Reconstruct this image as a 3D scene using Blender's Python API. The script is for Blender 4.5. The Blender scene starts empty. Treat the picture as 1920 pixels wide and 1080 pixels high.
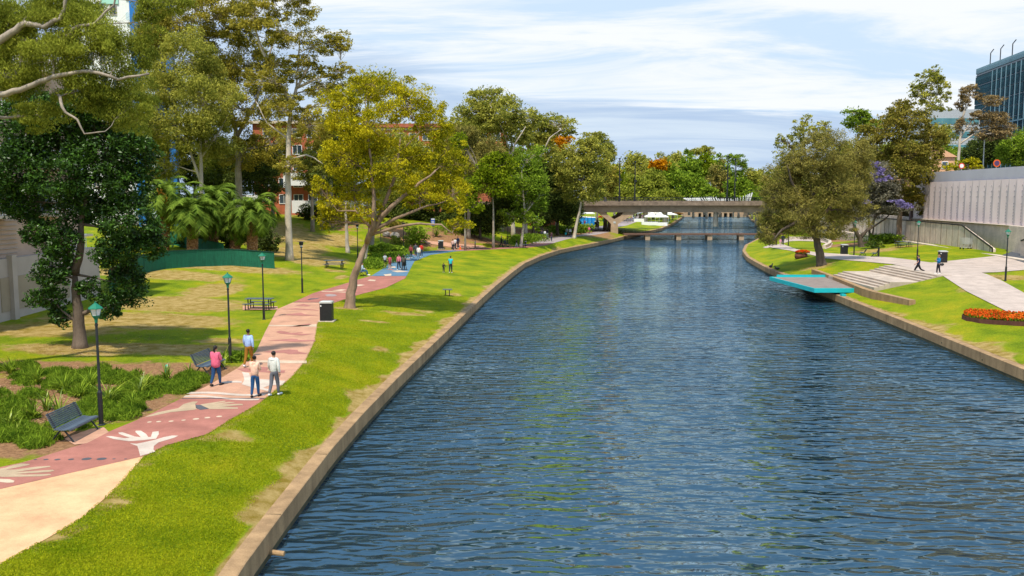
import bpy, bmesh, math, random
import numpy as np
from mathutils import Vector, Matrix
random.seed(7); RNG=np.random.default_rng(7)
SC=bpy.context.scene; COL=SC.collection
F=1650.0; HOR=366.0; CH=7.85
PIT=math.atan((540-HOR)/F)
def ray(px,py):
    a=(px-960)/F; b=(540-py)/F
    return Vector((a, math.cos(PIT)+b*math.sin(PIT), -math.sin(PIT)+b*math.cos(PIT)))
def U(px,py,z=0.0):
    r=ray(px,py); t=(z-CH)/r.z
    return Vector((r.x*t,r.y*t,z))
def UD(px,py,d):
    r=ray(px,py); t=d/r.y
    return Vector((r.x*t,d,CH+r.z*t))
def pxs(d): return d/F          # metres per photo pixel at depth d
# ---------------------------------------------------------------- materials
def nt(m): return m.node_tree.nodes, m.node_tree.links
def mat(name,col,rough=.8,var=.12,vs=3.0,bump=0,bs=20.0,metal=0,spec=.3,col2=None,stretch=None,emit=0):
    m=bpy.data.materials.new(name); m.use_nodes=True; N,L=nt(m)
    b=N['Principled BSDF']; b.inputs['Roughness'].default_value=rough; b.inputs['Metallic'].default_value=metal
    b.inputs['Specular IOR Level'].default_value=spec
    tc=N.new('ShaderNodeTexCoord'); vec=tc.outputs['Object']
    if stretch:
        mp=N.new('ShaderNodeMapping'); mp.inputs['Scale'].default_value=stretch; L.new(vec,mp.inputs['Vector']); vec=mp.outputs['Vector']
    n=N.new('ShaderNodeTexNoise'); n.inputs['Scale'].default_value=vs; n.inputs['Detail'].default_value=6; L.new(vec,n.inputs['Vector'])
    r=N.new('ShaderNodeValToRGB'); r.color_ramp.elements[0].position=.3; r.color_ramp.elements[1].position=.7
    c=np.array(col[:3]); c2=np.array(col2) if col2 is not None else np.clip(c*(1+var),0,1)
    c1=c*(1-var) if col2 is None else c
    r.color_ramp.elements[0].color=(*c1,1); r.color_ramp.elements[1].color=(*c2,1)
    L.new(n.outputs['Fac'],r.inputs['Fac']); cs=r.outputs['Color']
    if bump:      # fine grain and grime of the surface
        g1=N.new('ShaderNodeTexNoise'); g1.inputs['Scale'].default_value=bs*1.7; g1.inputs['Detail'].default_value=4; g1.inputs['Roughness'].default_value=.8; L.new(tc.outputs['Object'],g1.inputs['Vector'])
        g2=N.new('ShaderNodeTexNoise'); g2.inputs['Scale'].default_value=.9; g2.inputs['Detail'].default_value=9; g2.inputs['Roughness'].default_value=.72; L.new(tc.outputs['Object'],g2.inputs['Vector'])
        for g_,lo_,hi_ in ((g1,.80,1.16),(g2,.74,1.12)):
            rr=N.new('ShaderNodeMapRange'); rr.inputs[1].default_value=.3; rr.inputs[2].default_value=.65; rr.inputs[3].default_value=lo_; rr.inputs[4].default_value=hi_; L.new(g_.outputs['Fac'],rr.inputs[0])
            mm=N.new('ShaderNodeMix'); mm.data_type='RGBA'; mm.blend_type='MULTIPLY'; mm.inputs['Factor'].default_value=1; L.new(cs,mm.inputs['A']); L.new(rr.outputs[0],mm.inputs['B']); cs=mm.outputs['Result']
    L.new(cs,b.inputs['Base Color'])
    if emit:
        b.inputs['Emission Color'].default_value=(*c,1); b.inputs['Emission Strength'].default_value=emit
    if bump:
        n2=N.new('ShaderNodeTexNoise'); n2.inputs['Scale'].default_value=bs; n2.inputs['Detail'].default_value=5; L.new(vec,n2.inputs['Vector'])
        bp=N.new('ShaderNodeBump'); bp.inputs['Strength'].default_value=bump; bp.inputs['Distance'].default_value=.05
        L.new(n2.outputs['Fac'],bp.inputs['Height']); L.new(bp.outputs['Normal'],b.inputs['Normal'])
    return m
def leafmat(name,dark,light,trans=.38,gloss=0.0,clump=.5):
    m=bpy.data.materials.new(name); m.use_nodes=True; N,L=nt(m); N.clear()
    out=N.new('ShaderNodeOutputMaterial'); at=N.new('ShaderNodeAttribute'); at.attribute_name='v'
    tc=N.new('ShaderNodeTexCoord'); n=N.new('ShaderNodeTexNoise'); n.inputs['Scale'].default_value=clump; n.inputs['Detail'].default_value=2
    L.new(tc.outputs['Object'],n.inputs['Vector'])
    ma=N.new('ShaderNodeMath'); ma.operation='MULTIPLY_ADD'; ma.inputs[1].default_value=1.6; ma.inputs[2].default_value=-.8
    L.new(n.outputs['Fac'],ma.inputs[0]); ad=N.new('ShaderNodeMath'); ad.use_clamp=True
    L.new(ma.outputs[0],ad.inputs[0]); L.new(at.outputs['Fac'],ad.inputs[1])
    mx=N.new('ShaderNodeMix'); mx.data_type='RGBA'; mx.inputs['A'].default_value=(*dark,1); mx.inputs['B'].default_value=(*light,1)
    L.new(ad.outputs[0],mx.inputs['Factor'])
    d=N.new('ShaderNodeBsdfDiffuse'); t=N.new('ShaderNodeBsdfTranslucent'); L.new(mx.outputs['Result'],d.inputs['Color']); L.new(mx.outputs['Result'],t.inputs['Color'])
    s=N.new('ShaderNodeMixShader'); s.inputs[0].default_value=trans; L.new(d.outputs[0],s.inputs[1]); L.new(t.outputs[0],s.inputs[2])
    o=s
    if gloss:
        g=N.new('ShaderNodeBsdfGlossy'); g.inputs['Roughness'].default_value=.35
        s2=N.new('ShaderNodeMixShader'); s2.inputs[0].default_value=gloss; L.new(s.outputs[0],s2.inputs[1]); L.new(g.outputs[0],s2.inputs[2]); o=s2
    L.new(o.outputs[0],out.inputs['Surface'])
    return m
# ---------------------------------------------------------------- mesh helpers
def link(o,parent=None):
    COL.objects.link(o)
    if parent is not None: o.parent=parent
    return o
class MB:
    def __init__(s): s.v=[]; s.f=[]; s.m=[]; s.n=0
    def add(s,v,f,mi=0):
        v=[tuple(p) for p in v]
        s.v+=v; s.f+=[tuple(i+s.n for i in q) for q in f]; s.m+=[mi]*len(f); s.n+=len(v)
    def box(s,c,d,rz=0,mi=0,M=None,taper=1.0):
        x,y,z=[k/2 for k in d]; P=[]
        for k,(a,b,e) in enumerate([(-1,-1,-1),(1,-1,-1),(1,1,-1),(-1,1,-1),(-1,-1,1),(1,-1,1),(1,1,1),(-1,1,1)]):
            tp=taper if e>0 else 1
            P.append(Vector((a*x*tp,b*y*tp,e*z)))
        R=Matrix.Rotation(rz,4,'Z') if M is None else M
        P=[R@p+Vector(c) for p in P]
        s.add(P,[(0,3,2,1),(4,5,6,7),(0,1,5,4),(1,2,6,5),(2,3,7,6),(3,0,4,7)],mi)
    def bar(s,a,b,w,h,mi=0):
        a=Vector(a); b=Vector(b); d=(b-a); l=d.length; q=d.to_track_quat('Z','Y').to_matrix().to_4x4()
        s.box((a+b)/2,(w,h,l),M=q,mi=mi)
    def tube(s,pts,rad,sides=6,mi=0,cap=True):
        pts=[Vector(p) for p in pts]; n=len(pts)
        if not hasattr(rad,'__len__'): rad=[rad]*n
        V=[]; up=None
        for i,p in enumerate(pts):
            t=(pts[min(i+1,n-1)]-pts[max(i-1,0)])
            if t.length<1e-9: t=Vector((0,0,1))
            t.normalize()
            if up is None:
                up=Vector((1,0,0)) if abs(t.x)<.8 else Vector((0,1,0))
            a=(up-t*up.dot(t)); a.normalize(); b=t.cross(a); up=a
            for k in range(sides):
                an=2*math.pi*k/sides
                V.append(p+(a*math.cos(an)+b*math.sin(an))*rad[i])
        fs=[]
        for i in range(n-1):
            for k in range(sides):
                k2=(k+1)%sides
                fs.append((i*sides+k,i*sides+k2,(i+1)*sides+k2,(i+1)*sides+k))
        if cap:
            fs.append(tuple(range(sides))[::-1]); fs.append(tuple((n-1)*sides+k for k in range(sides)))
        s.add(V,fs,mi)
    def ell(s,c,r,seg=10,rings=7,mi=0,M=None,noise=0):
        V=[];f=[]; M=M or Matrix.Identity(4)
        for i in range(rings+1):
            th=math.pi*i/rings
            for k in range(seg):
                ph=2*math.pi*k/seg
                q=1+(random.uniform(-noise,noise) if noise else 0)
                V.append(M@Vector((r[0]*math.sin(th)*math.cos(ph)*q,r[1]*math.sin(th)*math.sin(ph)*q,r[2]*math.cos(th)*q))+Vector(c))
        for i in range(rings):
            for k in range(seg):
                k2=(k+1)%seg; f.append((i*seg+k,(i+1)*seg+k,(i+1)*seg+k2,i*seg+k2))
        s.add(V,f,mi)
    def prism(s,poly,z0,z1,mi=0):
        n=len(poly); V=[(p[0],p[1],z0) for p in poly]+[(p[0],p[1],z1) for p in poly]
        s.add(V,[tuple(range(n))[::-1],tuple(range(n,2*n))]+[(i,(i+1)%n,(i+1)%n+n,i+n) for i in range(n)],mi)
    def build(s,name,mats,parent=None,smooth=False,off=None):
        me=bpy.data.meshes.new(name); V=s.v
        if off is not None: V=[(a-off[0],b-off[1],c-off[2]) for a,b,c in V]
        me.from_pydata(V,[],s.f)
        if not isinstance(mats,(list,tuple)): mats=[mats]
        for m in mats: me.materials.append(m)
        if len(mats)>1: me.polygons.foreach_set('material_index',s.m)
        if smooth: me.polygons.foreach_set('use_smooth',[True]*len(s.f))
        me.update()
        return link(bpy.data.objects.new(name,me),parent)
def tag(o,label=None,cat=None,group=None,kind=None):
    if label: o['label']=label
    if cat: o['category']=cat
    if group: o['group']=group
    if kind: o['kind']=kind
    return o
def empty(name,loc=(0,0,0),rz=0,label=None,cat=None,group=None,sc=1):
    o=bpy.data.objects.new(name,None); COL.objects.link(o); o.location=loc; o.rotation_euler=(0,0,rz); o.scale=(sc,)*3
    o.empty_display_size=.3
    return tag(o,label,cat,group)
def clone(root,loc,rz,label,group=None,sc=None):
    r=root.copy(); COL.objects.link(r); r.location=loc; r.rotation_euler=(0,0,rz)
    if sc: r.scale=(sc,)*3
    if label: r['label']=label
    if group: r['group']=group
    for ch in list(root.children):
        c=ch.copy(); COL.objects.link(c); c.parent=r
        for g in list(ch.children):
            e=g.copy(); COL.objects.link(e); e.parent=c
    return r
# ---------------------------------------------------------------- layout curves (world), measured on the ground
def curve(pts,z,pre=(),post=()):
    P=[U(a,b,z) for a,b in pts]; P=[(p.y,p.x) for p in P]
    P=sorted(list(pre)+P+list(post)); ys=np.array([p[0] for p in P]); xs=np.array([p[1] for p in P])
    return lambda y: np.interp(y,ys,xs)
WT=-0.8; WZ=-1.55
XLf=curve([(441,1080),(530,960),(622,840),(680,775),(749,704),(820,637),(902,560),(931,534),(962,509),(984,493),(1016,479),(1050,468),(1087,461),(1119,455),(1150,448),(1172,443),(1207,435),(1240,428),(1261,419),(1275,410),(1283,404.5)],WT,pre=[(-30,2),(0,-3.2)],post=[])
XRf=curve([(1920,692),(1840,660),(1760,628),(1680,596),(1600,565),(1580,557),(1530,538),(1480,518),(1444,505),(1415,490),(1400,481),(1392,470),(1397,459),(1416,449.5)],WT,pre=[(-30,16),(10,23)],post=[(200,58),(242,70),(317,86),(385,103)])
PLf=curve([(47,867),(163,831),(202,811),(272,782),(346,745),(393,722),(447,690),(480,660),(497,623),(520,580),(550,567),(587,550),(647,532),(697,517),(720,503),(740,483),(767,475),(823,469),(907,466),(951,463),(987,459),(1000,454),(1019,447),(1056,443),(1100,438),(1116,435)],0,pre=[(-30,-60),(5,-32)],post=[(205,16),(230,24),(275,34),(330,46),(390,60)])
PRf=curve([(0,1060),(152,974),(218,916),(268,858),(311,836),(389,815),(428,790),(486,757),(521,729),(545,710),(573,677),(590,640),(595,607),(612,580),(627,568),(673,553),(723,540),(760,522),(770,503),(777,490),(807,478),(857,471),(939,467),(994,464),(1025,460),(1044,454),(1062,449),(1087,443),(1119,440),(1144,435)],0,pre=[(-30,-32),(5,-17)],post=[(205,22),(230,30),(275,40),(330,52),(390,66)])
def sstep(a,b,x):
    t=np.clip((x-a)/(b-a),0,1); return t*t*(3-2*t)
SLy=[0,35,50,62,85,105,130,160,190,230,400]; SLs=[.02,.03,.04,.06,.12,.2,.33,.3,.22,.05,.04]
CPy=[0,50,70,100,130,170,200,400]; CPz=[1,1.2,2.0,4.0,5.5,7,7,3]
def zL(x,y):
    pl=PLf(y)-.5; pr=PRf(y)+.25; xw=XLf(y)-.42
    s=np.interp(y,SLy,SLs); cp=np.interp(y,CPy,CPz)
    u=np.maximum(pl-x,0); u2=np.maximum(u-.8,0)
    left=cp*(1-np.exp(-s*u2*(u2/(u2+2.0))/cp))
    t=np.clip((x-pr)/np.maximum(xw-pr,.1),0,1)
    right=-.80*t**1.25
    und=.03*np.sin(x*.7+y*.23)*np.sin(y*.31-x*.2)*np.clip(u2/4,0,1)
    return np.where(x<pl,left+und,np.where(x>pr,right,0.0))
ZPy=[0,40,52,65,76,90,108,150,400]; ZPz=[-.1,0,.2,.65,1.0,.85,.5,0,0]
def zp(y): return np.interp(y,ZPy,ZPz)
def UR(px,py,dz=0):       # point on the right-hand path level
    y=80.0
    for _ in range(30):
        p=U(px,py,float(zp(y))+dz); y=.5*y+.5*p.y
    return p
def curveR(pts,pre,post):
    P=[UR(a,b) for a,b in pts]; P=sorted(list(pre)+[(p.y,p.x) for p in P]+list(post))
    ys=np.array([p[0] for p in P]); xs=np.array([p[1] for p in P]); return lambda y: np.interp(y,ys,xs)
RPf=curveR([(1920,592),(1892,587),(1812,547),(1761,514),(1673,496),(1547,485),(1520,478),(1480,470),(1443,464)],[(-30,24),(30,28)],[(150,48),(200,66),(400,120)])
def zR(x,y):
    xw=XRf(y)+.42; rp=RPf(y); z1=zp(y)
    t=np.clip((x-xw)/np.maximum(rp-xw,.1),0,1)
    low=WT+.02+(z1-WT-.02)*t**1.15
    u=np.maximum(x-rp-6,0); k=np.interp(y,[0,60,80,110,150,400],[.02,.03,.045,.1,.08,.03])
    high=z1+np.minimum(k*u,1.6)
    z=np.where(x<rp,low,high)
    pit=sstep(31.0,31.5,x)*(1-sstep(36.6,37.0,x))*sstep(75.2,75.6,y)*(1-sstep(85.3,85.7,y))
    return z-pit*.45
def G(px,py,dz=0):        # photo pixel of a foot point -> ground point (ray march)
    r=ray(px,py); d=12.0; fn=(lambda x,y: zL(x,y) if x<(XLf(y)+XRf(y))/2 else zR(x,y))
    prev=d
    while d<420:
        t=d/r.y; z=CH+r.z*t
        if z<=float(fn(r.x*t,d)): break
        prev=d; d*=1.004
    a,b=prev,d
    for _ in range(20):
        m=(a+b)/2; t=m/r.y
        if CH+r.z*t<=float(fn(r.x*t,m)): b=m
        else: a=m
    t=b/r.y
    return Vector((r.x*t,b,float(fn(r.x*t,b))+dz))

def Gv(px,py):            # the same for whole arrays of photo points
    px=np.asarray(px,float); py=np.asarray(py,float); a=(px-960)/F; b=(540-py)/F
    ry=math.cos(PIT)+b*math.sin(PIT); rz=-math.sin(PIT)+b*math.cos(PIT)
    fn=lambda x,y: np.where(x<(XLf(y)+XRf(y))/2,zL(x,y),zR(x,y))
    lo=np.full(px.shape,12.0); hi=np.full(px.shape,420.0); done=np.zeros(px.shape,bool); d=12.0
    while d<420:
        t=d/ry; hit=(CH+rz*t<=fn(a*t,np.full(px.shape,d)))&~done
        hi[hit]=d; lo[~done&~hit]=d; done|=hit
        if done.all(): break
        d*=1.004
    for _ in range(14):
        m=(lo+hi)/2; t=m/ry; below=CH+rz*t<=fn(a*t,m); hi=np.where(below,m,hi); lo=np.where(below,lo,m)
    t=hi/ry; return np.stack([a*t,hi,fn(a*t,hi)],1)
# ================================================================ render, camera, light
SC.render.engine='CYCLES'; SC.view_settings.view_transform='Standard'; SC.view_settings.look='None'
SC.view_settings.exposure=0.28; SC.view_settings.gamma=1
SC.cycles.max_bounces=6; SC.cycles.sample_clamp_direct=2.2; SC.cycles.sample_clamp_indirect=4; SC.cycles.transparent_max_bounces=4
cam=bpy.data.cameras.new('camera'); co=bpy.data.objects.new('camera',cam); COL.objects.link(co)
cam.lens=F/1920*36; cam.sensor_width=36; cam.clip_end=6000; cam.clip_start=.3
co.location=(0,0,CH); co.rotation_euler=(math.pi/2-PIT,0,0); SC.camera=co
SUN=Vector((-.14,-.46,.88)).normalized()
sl=bpy.data.lights.new('sun','SUN'); sl.energy=4.4; sl.angle=math.radians(1.5); sl.color=(1,.93,.80)
so=bpy.data.objects.new('sun',sl); COL.objects.link(so); so.location=(40,-40,80)
so.rotation_euler=(-SUN).to_track_quat('-Z','Y').to_euler()
W=bpy.data.worlds.new('World'); SC.world=W; W.use_nodes=True; N,L=W.node_tree.nodes,W.node_tree.links
bg=N['Background']; sky=N.new('ShaderNodeTexSky'); sky.sky_type='NISHITA'; sky.sun_disc=False
sky.sun_elevation=math.asin(SUN.z); sky.sun_rotation=math.atan2(SUN.x,SUN.y); sky.air_density=1.0; sky.dust_density=.6
bg.inputs['Strength'].default_value=.1
tc=N.new('ShaderNodeTexCoord'); sx=N.new('ShaderNodeSeparateXYZ'); L.new(tc.outputs['Generated'],sx.inputs[0])
def M(op,a,b=None,c=None,clamp=False):
    n=N.new('ShaderNodeMath'); n.operation=op; n.use_clamp=clamp
    for i,k in enumerate((a,b,c)):
        if k is None: continue
        if hasattr(k,'links'): L.new(k,n.inputs[i])
        else: n.inputs[i].default_value=k
    return n.outputs[0]
zz=M('ADD',M('ABSOLUTE',sx.outputs['Z']),.12)
cv=N.new('ShaderNodeCombineXYZ'); L.new(M('DIVIDE',sx.outputs['X'],zz),cv.inputs[0]); L.new(M('DIVIDE',sx.outputs['Y'],zz),cv.inputs[1])
def noise(scale,det,rough,loc,sc=(1,1,1),dist=0):
    mp=N.new('ShaderNodeMapping'); mp.inputs['Location'].default_value=loc; mp.inputs['Scale'].default_value=sc
    mp.inputs['Rotation'].default_value=(0,0,math.radians(-12)); L.new(cv.outputs[0],mp.inputs['Vector'])
    n=N.new('ShaderNodeTexNoise'); n.inputs['Scale'].default_value=scale; n.inputs['Detail'].default_value=det; n.inputs['Roughness'].default_value=rough; n.inputs['Distortion'].default_value=dist
    L.new(mp.outputs[0],n.inputs['Vector']); return n.outputs['Fac']
def ramp(v,stops):
    r=N.new('ShaderNodeValToRGB'); e=r.color_ramp.elements; r.color_ramp.interpolation='EASE'
    e[0].position,e[0].color=stops[0][0],(*stops[0][1],1); e[1].position,e[1].color=stops[-1][0],(*stops[-1][1],1)
    for p,c in stops[1:-1]:
        q=e.new(p); q.color=(*c,1)
    L.new(v,r.inputs[0]); return r.outputs[0]
def mix(f,a,b):
    m=N.new('ShaderNodeMix'); m.data_type='RGBA'
    L.new(f,m.inputs['Factor'])
    for k,s in ((a,'A'),(b,'B')):
        if hasattr(k,'links'): L.new(k,m.inputs[s])
        else: m.inputs[s].default_value=(*k,1)
    return m.outputs['Result']
big=noise(.5,5,.5,(2.1,.4,0),(.6,1.4,1),.3)
fine=noise(1.0,9,.62,(1.3,5,0),(.62,1.5,1),.7)
# thick pale sheet high up and to the right, a blue-grey bank low on the left
el=M('ADD',M('ADD',sx.outputs['Z'],M('MULTIPLY',sx.outputs['X'],.2)),M('ADD',M('MULTIPLY',M('SUBTRACT',big,.5),.16),M('MULTIPLY',M('SUBTRACT',fine,.5),.10)))
white=mix(ramp(fine,[(.36,(0,0,0)),(.56,(1,1,1))]),(5.3,6.7,8.3),(7.9,8.2,8.5))
bank=mix(ramp(fine,[(.35,(0,0,0)),(.7,(1,1,1))]),(4.1,5.3,7.1),(5.8,6.8,7.9))
vis=mix(ramp(el,[(.108,(0,0,0)),(.142,(1,1,1))]),bank,white)
hi=ramp(M('ADD',M('MULTIPLY',big,.6),M('MULTIPLY',fine,.5)),[(.42,(.45,.45,.45)),(.58,(1,1,1))])
blue=mix(ramp(fine,[(.35,(0,0,0)),(.75,(1,1,1))]),(3.6,6.2,10.0),(6.4,8.0,10.0))     # clearer blue overhead
vis=mix(ramp(M('ADD',sx.outputs['Z'],M('MULTIPLY',M('SUBTRACT',big,.5),.5)),[(.24,(0,0,0)),(.50,(1,1,1))]),vis,blue)
mixed=mix(mix(ramp(sx.outputs['Z'],[(.16,(0,0,0)),(.5,(1,1,1))]),(1,1,1),hi),sky.outputs[0],vis)
L.new(mixed,bg.inputs['Color'])
# ================================================================ terrain
def grassmat(name):
    m=bpy.data.materials.new(name); m.use_nodes=True; N,L=nt(m); b=N['Principled BSDF']
    b.inputs['Roughness'].default_value=.9; b.inputs['Specular IOR Level'].default_value=.1
    tc=N.new('ShaderNodeTexCoord')
    def nz(s,d=5,r=.6,sc=(1,1,1)):
        mp=N.new('ShaderNodeMapping'); mp.inputs['Scale'].default_value=sc; L.new(tc.outputs['Object'],mp.inputs['Vector'])
        n=N.new('ShaderNodeTexNoise'); n.inputs['Scale'].default_value=s; n.inputs['Detail'].default_value=d; n.inputs['Roughness'].default_value=r
        L.new(mp.outputs[0],n.inputs['Vector']); return n.outputs['Fac']
    def rp(v,st):
        r=N.new('ShaderNodeValToRGB'); e=r.color_ramp.elements
        e[0].position,e[0].color=st[0][0],(*st[0][1],1); e[1].position,e[1].color=st[-1][0],(*st[-1][1],1)
        for p,c in st[1:-1]:
            q=e.new(p); q.color=(*c,1)
        L.new(v,r.inputs[0]); return r.outputs[0]
    def mx(f,a,b2,bt='MIX'):
        q=N.new('ShaderNodeMix'); q.data_type='RGBA'; q.blend_type=bt
        if hasattr(f,'links'): L.new(f,q.inputs['Factor'])
        else: q.inputs['Factor'].default_value=f
        for k,s in ((a,'A'),(b2,'B')):
            if hasattr(k,'links'): L.new(k,q.inputs[s])
            else: q.inputs[s].default_value=(*k,1)
        return q.outputs['Result']
    g=rp(nz(.35,6,.65,(1,.8,1)),[(.36,(.125,.185,.004)),(.5,(.205,.255,.005)),(.66,(.32,.29,.008))])
    f=rp(nz(9,4,.75),[(.3,(.62,.62,.6)),(.7,(1.25,1.25,1.2))])
    g=mx(1.0,g,f,'MULTIPLY')
    f2=rp(nz(45,3,.8),[(.3,(.7,.7,.7)),(.7,(1.28,1.28,1.25))]); g=mx(1.0,g,f2,'MULTIPLY')
    dry=mx(1.0,rp(nz(1.6,5,.7),[(.35,(.22,.15,.02)),(.65,(.44,.31,.12))]),f2,'MULTIPLY')
    mul=mx(1.0,rp(nz(6,5,.8),[(.35,(.17,.085,.04)),(.65,(.40,.22,.11))]),f2,'MULTIPLY')
    a=N.new('ShaderNodeAttribute'); a.attribute_name='dry'; a2=N.new('ShaderNodeAttribute'); a2.attribute_name='mulch'
    def thr(at,s):
        m1=N.new('ShaderNodeMath'); m1.operation='MULTIPLY_ADD'; m1.inputs[1].default_value=1.9; m1.inputs[2].default_value=-.95; L.new(nz(s,5,.7),m1.inputs[0])
        m2=N.new('ShaderNodeMath'); L.new(at.outputs['Fac'],m2.inputs[0]); L.new(m1.outputs[0],m2.inputs[1])
        return rp(m2.outputs[0],[(.30,(0,0,0)),(.75,(1,1,1))])
    c=mx(thr(a,1.1),g,dry); c=mx(thr(a2,.9),c,mul)
    L.new(c,b.inputs['Base Color'])
    bp=N.new('ShaderNodeBump'); bp.inputs['Strength'].default_value=.8; bp.inputs['Distance'].default_value=.06
    L.new(nz(30,4,.8),bp.inputs['Height']); L.new(bp.outputs['Normal'],b.inputs['Normal'])
    return m
M_GRASS=grassmat('grass_lawn')
def terrain(name,zf,colsf,ys,attrs):
    V=[];nc=None
    for y in ys:
        xs=colsf(y); nc=len(xs); z=zf(xs,y); V.append(np.stack([xs,np.full(nc,y),z],1))
    V=np.concatenate(V); nr=len(ys)
    i=np.arange(nr-1)[:,None]*nc+np.arange(nc-1)[None]
    Fq=np.stack([i,i+1,i+1+nc,i+nc],-1).reshape(-1,4)
    me=bpy.data.meshes.new(name); me.from_pydata(V.tolist(),[],Fq.tolist()); me.materials.append(M_GRASS)
    me.polygons.foreach_set('use_smooth',[True]*len(Fq))
    for an,fn in attrs.items():
        at=me.attributes.new(an,'FLOAT','POINT'); at.data.foreach_set('value',fn(V[:,0],V[:,1]).astype(np.float32))
    o=link(bpy.data.objects.new(name,me)); tag(o,kind='structure'); return o
ys=[];y=-30.0
while y<393: ys.append(y); y+= .8 if y<60 else (.45+y*.009)
tl=np.concatenate([[0],np.geomspace(.5,260,60)])[::-1]; tr=np.linspace(0,1,22)
def colL(y):
    pl=float(PLf(y))-.5; pr=float(PRf(y))+.25; xw=float(XLf(y))-.41
    return np.concatenate([pl-tl,[ (pl+pr)/2],pr+(xw-pr)*tr])
def blobs(L_,zfn=None,soft=1.0):
    P=[(G(a,b),rx,ry) for a,b,rx,ry in L_]
    def f(x,y):
        v=np.zeros_like(x)
        for p,rx,ry in P:
            q=((x-p.x)/rx)**2+((y-p.y)/ry)**2; v=np.maximum(v,np.clip(1.35-q*.85,0,1))
        return v
    return f
dL=blobs([(60,620,5,2.2),(150,655,4,1.6),(260,600,6,3.5),(330,570,5,4),(420,500,8,3),(240,650,3,1.2),(340,660,3,1),(560,470,3,9),(600,488,3,6),(500,440,5,12),(640,450,2.5,5),(755,588,1.6,.8),(795,585,.9,.6),(700,603,1.0,.5),(650,578,1,.7),(300,515,7,3),
   (440,815,.8,.5),(560,445,8,5),(400,545,2,5),(853,552,1.0,.7),(715,655,.7,.5),(60,1010,.9,.3),(210,940,.5,.2),(350,655,3,1.5),(420,640,1.5,1),(627,508,1.6,.8),(640,520,.6,2)])
mL=blobs([(60,760,6,2.6),(200,720,6,3),(300,700,4,2.5),(370,700,2.2,1.6),(20,830,4,1.6),(140,690,6,1.5),(820,445,6,4),(760,440,4,5),(880,443,7,3),(1000,440,6,6),(560,395,5,12),(600,400,4,12),(650,420,2,4),(1080,437,8,12)])
def dryL(x,y):
    xw=XLf(y); d=(xw-.42-x); wob=.35+.35*np.sin(y*.55)+.25*np.sin(y*1.37+1)+.15*np.sin(y*3.1)
    on=np.interp(y,[0,19,20.5,60,90,400],[.1,.1,1.0,.9,.7,.35])
    e=np.clip(1.5-np.abs(d)/np.maximum((wob+.05)*on*.85,.05),0,1)*1.2
    pr=PRf(y)+.2; e2=np.clip(.5-np.abs(x-pr)/1.2,0,1)*(y<58)
    return np.maximum(np.maximum(dL(x,y),e),e2*.9)
terrain('ground_west_bank',zL,colL,ys,{'dry':dryL,'mulch':mL})
tr2=np.concatenate([np.linspace(0,1,40),]); tr3=np.geomspace(1,260,60)
def colR(y):
    xw=float(XRf(y))+.41; rp=float(RPf(y)); a=xw+(rp-xw)*tr2
    return np.concatenate([a,rp+np.linspace(.4,40,60),rp+40+tr3])
ysR=[];y=-30.0
while y<393: ysR.append(y); y+=.7 if y<70 else (.35 if y<92 else .4+y*.009)
dR=blobs([(1535,500,2,1.2),(1430,500,1,2),(1700,462,2.5,1.5),(1870,520,3,2),(1850,545,2,2),(1640,470,3,3),(1560,540,1,1)])
mR=blobs([(1630,455,7,5),(1680,450,5,3),(1590,450,5,8)])
def dryR(x,y):
    d=x-XRf(y)-.42; wob=.5+.3*np.sin(y*.8)+.25*np.sin(y*1.9+1); on=np.interp(y,[0,40,62,66,100],[1.4,1.3,1,.15,.1])
    return np.maximum(dR(x,y),np.clip(1.25-np.abs(d)/np.maximum(wob*on*1.6,.05),0,1))
terrain('ground_east_bank',zR,colR,ysR,{'dry':dryR,'mulch':mR})
# far ground sheet to the horizon
mb=MB(); mb.add([(-3000,-600,-3.2),(3000,-600,-3.2),(3000,4000,-3.2),(-3000,4000,-3.2)],[(0,1,2,3)]); tag(mb.build('ground_plain',M_GRASS),kind='structure')
mb=MB(); mb.add([(-900,392.5,.2),(900,392.5,.2),(900,1400,3),(-900,1400,3)],[(0,1,2,3)]); tag(mb.build('ground_upstream',mat('wood_floor',(.07,.08,.03))),kind='structure')
# ---------------------------------------------------------------- water
m=bpy.data.materials.new('river_water'); m.use_nodes=True; N,L=nt(m); N.clear()
out=N.new('ShaderNodeOutputMaterial'); dif=N.new('ShaderNodeBsdfDiffuse'); dif.inputs[0].default_value=(.012,.032,.052,1); glo=N.new('ShaderNodeBsdfGlossy'); glo.inputs[0].default_value=(.72,.93,1,1); glo.inputs['Roughness'].default_value=.035
fr=N.new('ShaderNodeFresnel'); fr.inputs[0].default_value=2.05; ms=N.new('ShaderNodeMixShader'); L.new(fr.outputs[0],ms.inputs[0]); L.new(dif.outputs[0],ms.inputs[1]); L.new(glo.outputs[0],ms.inputs[2]); L.new(ms.outputs[0],out.inputs[0])
tc=N.new('ShaderNodeTexCoord')
def wn(s,sc,rot,det=2,r=.5,dist=.0):
    mp=N.new('ShaderNodeMapping'); mp.inputs['Scale'].default_value=sc; mp.inputs['Rotation'].default_value=(0,0,rot); L.new(tc.outputs['Object'],mp.inputs['Vector'])
    n=N.new('ShaderNodeTexNoise'); n.inputs['Scale'].default_value=s; n.inputs['Detail'].default_value=det; n.inputs['Roughness'].default_value=r; n.inputs['Distortion'].default_value=dist
    L.new(mp.outputs[0],n.inputs['Vector']); return n.outputs['Fac']
def wm(op,a,b2):
    n=N.new('ShaderNodeMath'); n.operation=op
    for i,k in enumerate((a,b2)):
        if hasattr(k,'links'): L.new(k,n.inputs[i])
        else: n.inputs[i].default_value=k
    return n.outputs[0]
patch=wn(.06,(1,.6,1),.3,3)
h=wm('ADD',wn(1.25,(.5,1.3,1),.12,1,.5,.5),wm('MULTIPLY',wn(3.2,(.55,1.2,1),-.25,0,.5,.6),.30))
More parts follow.
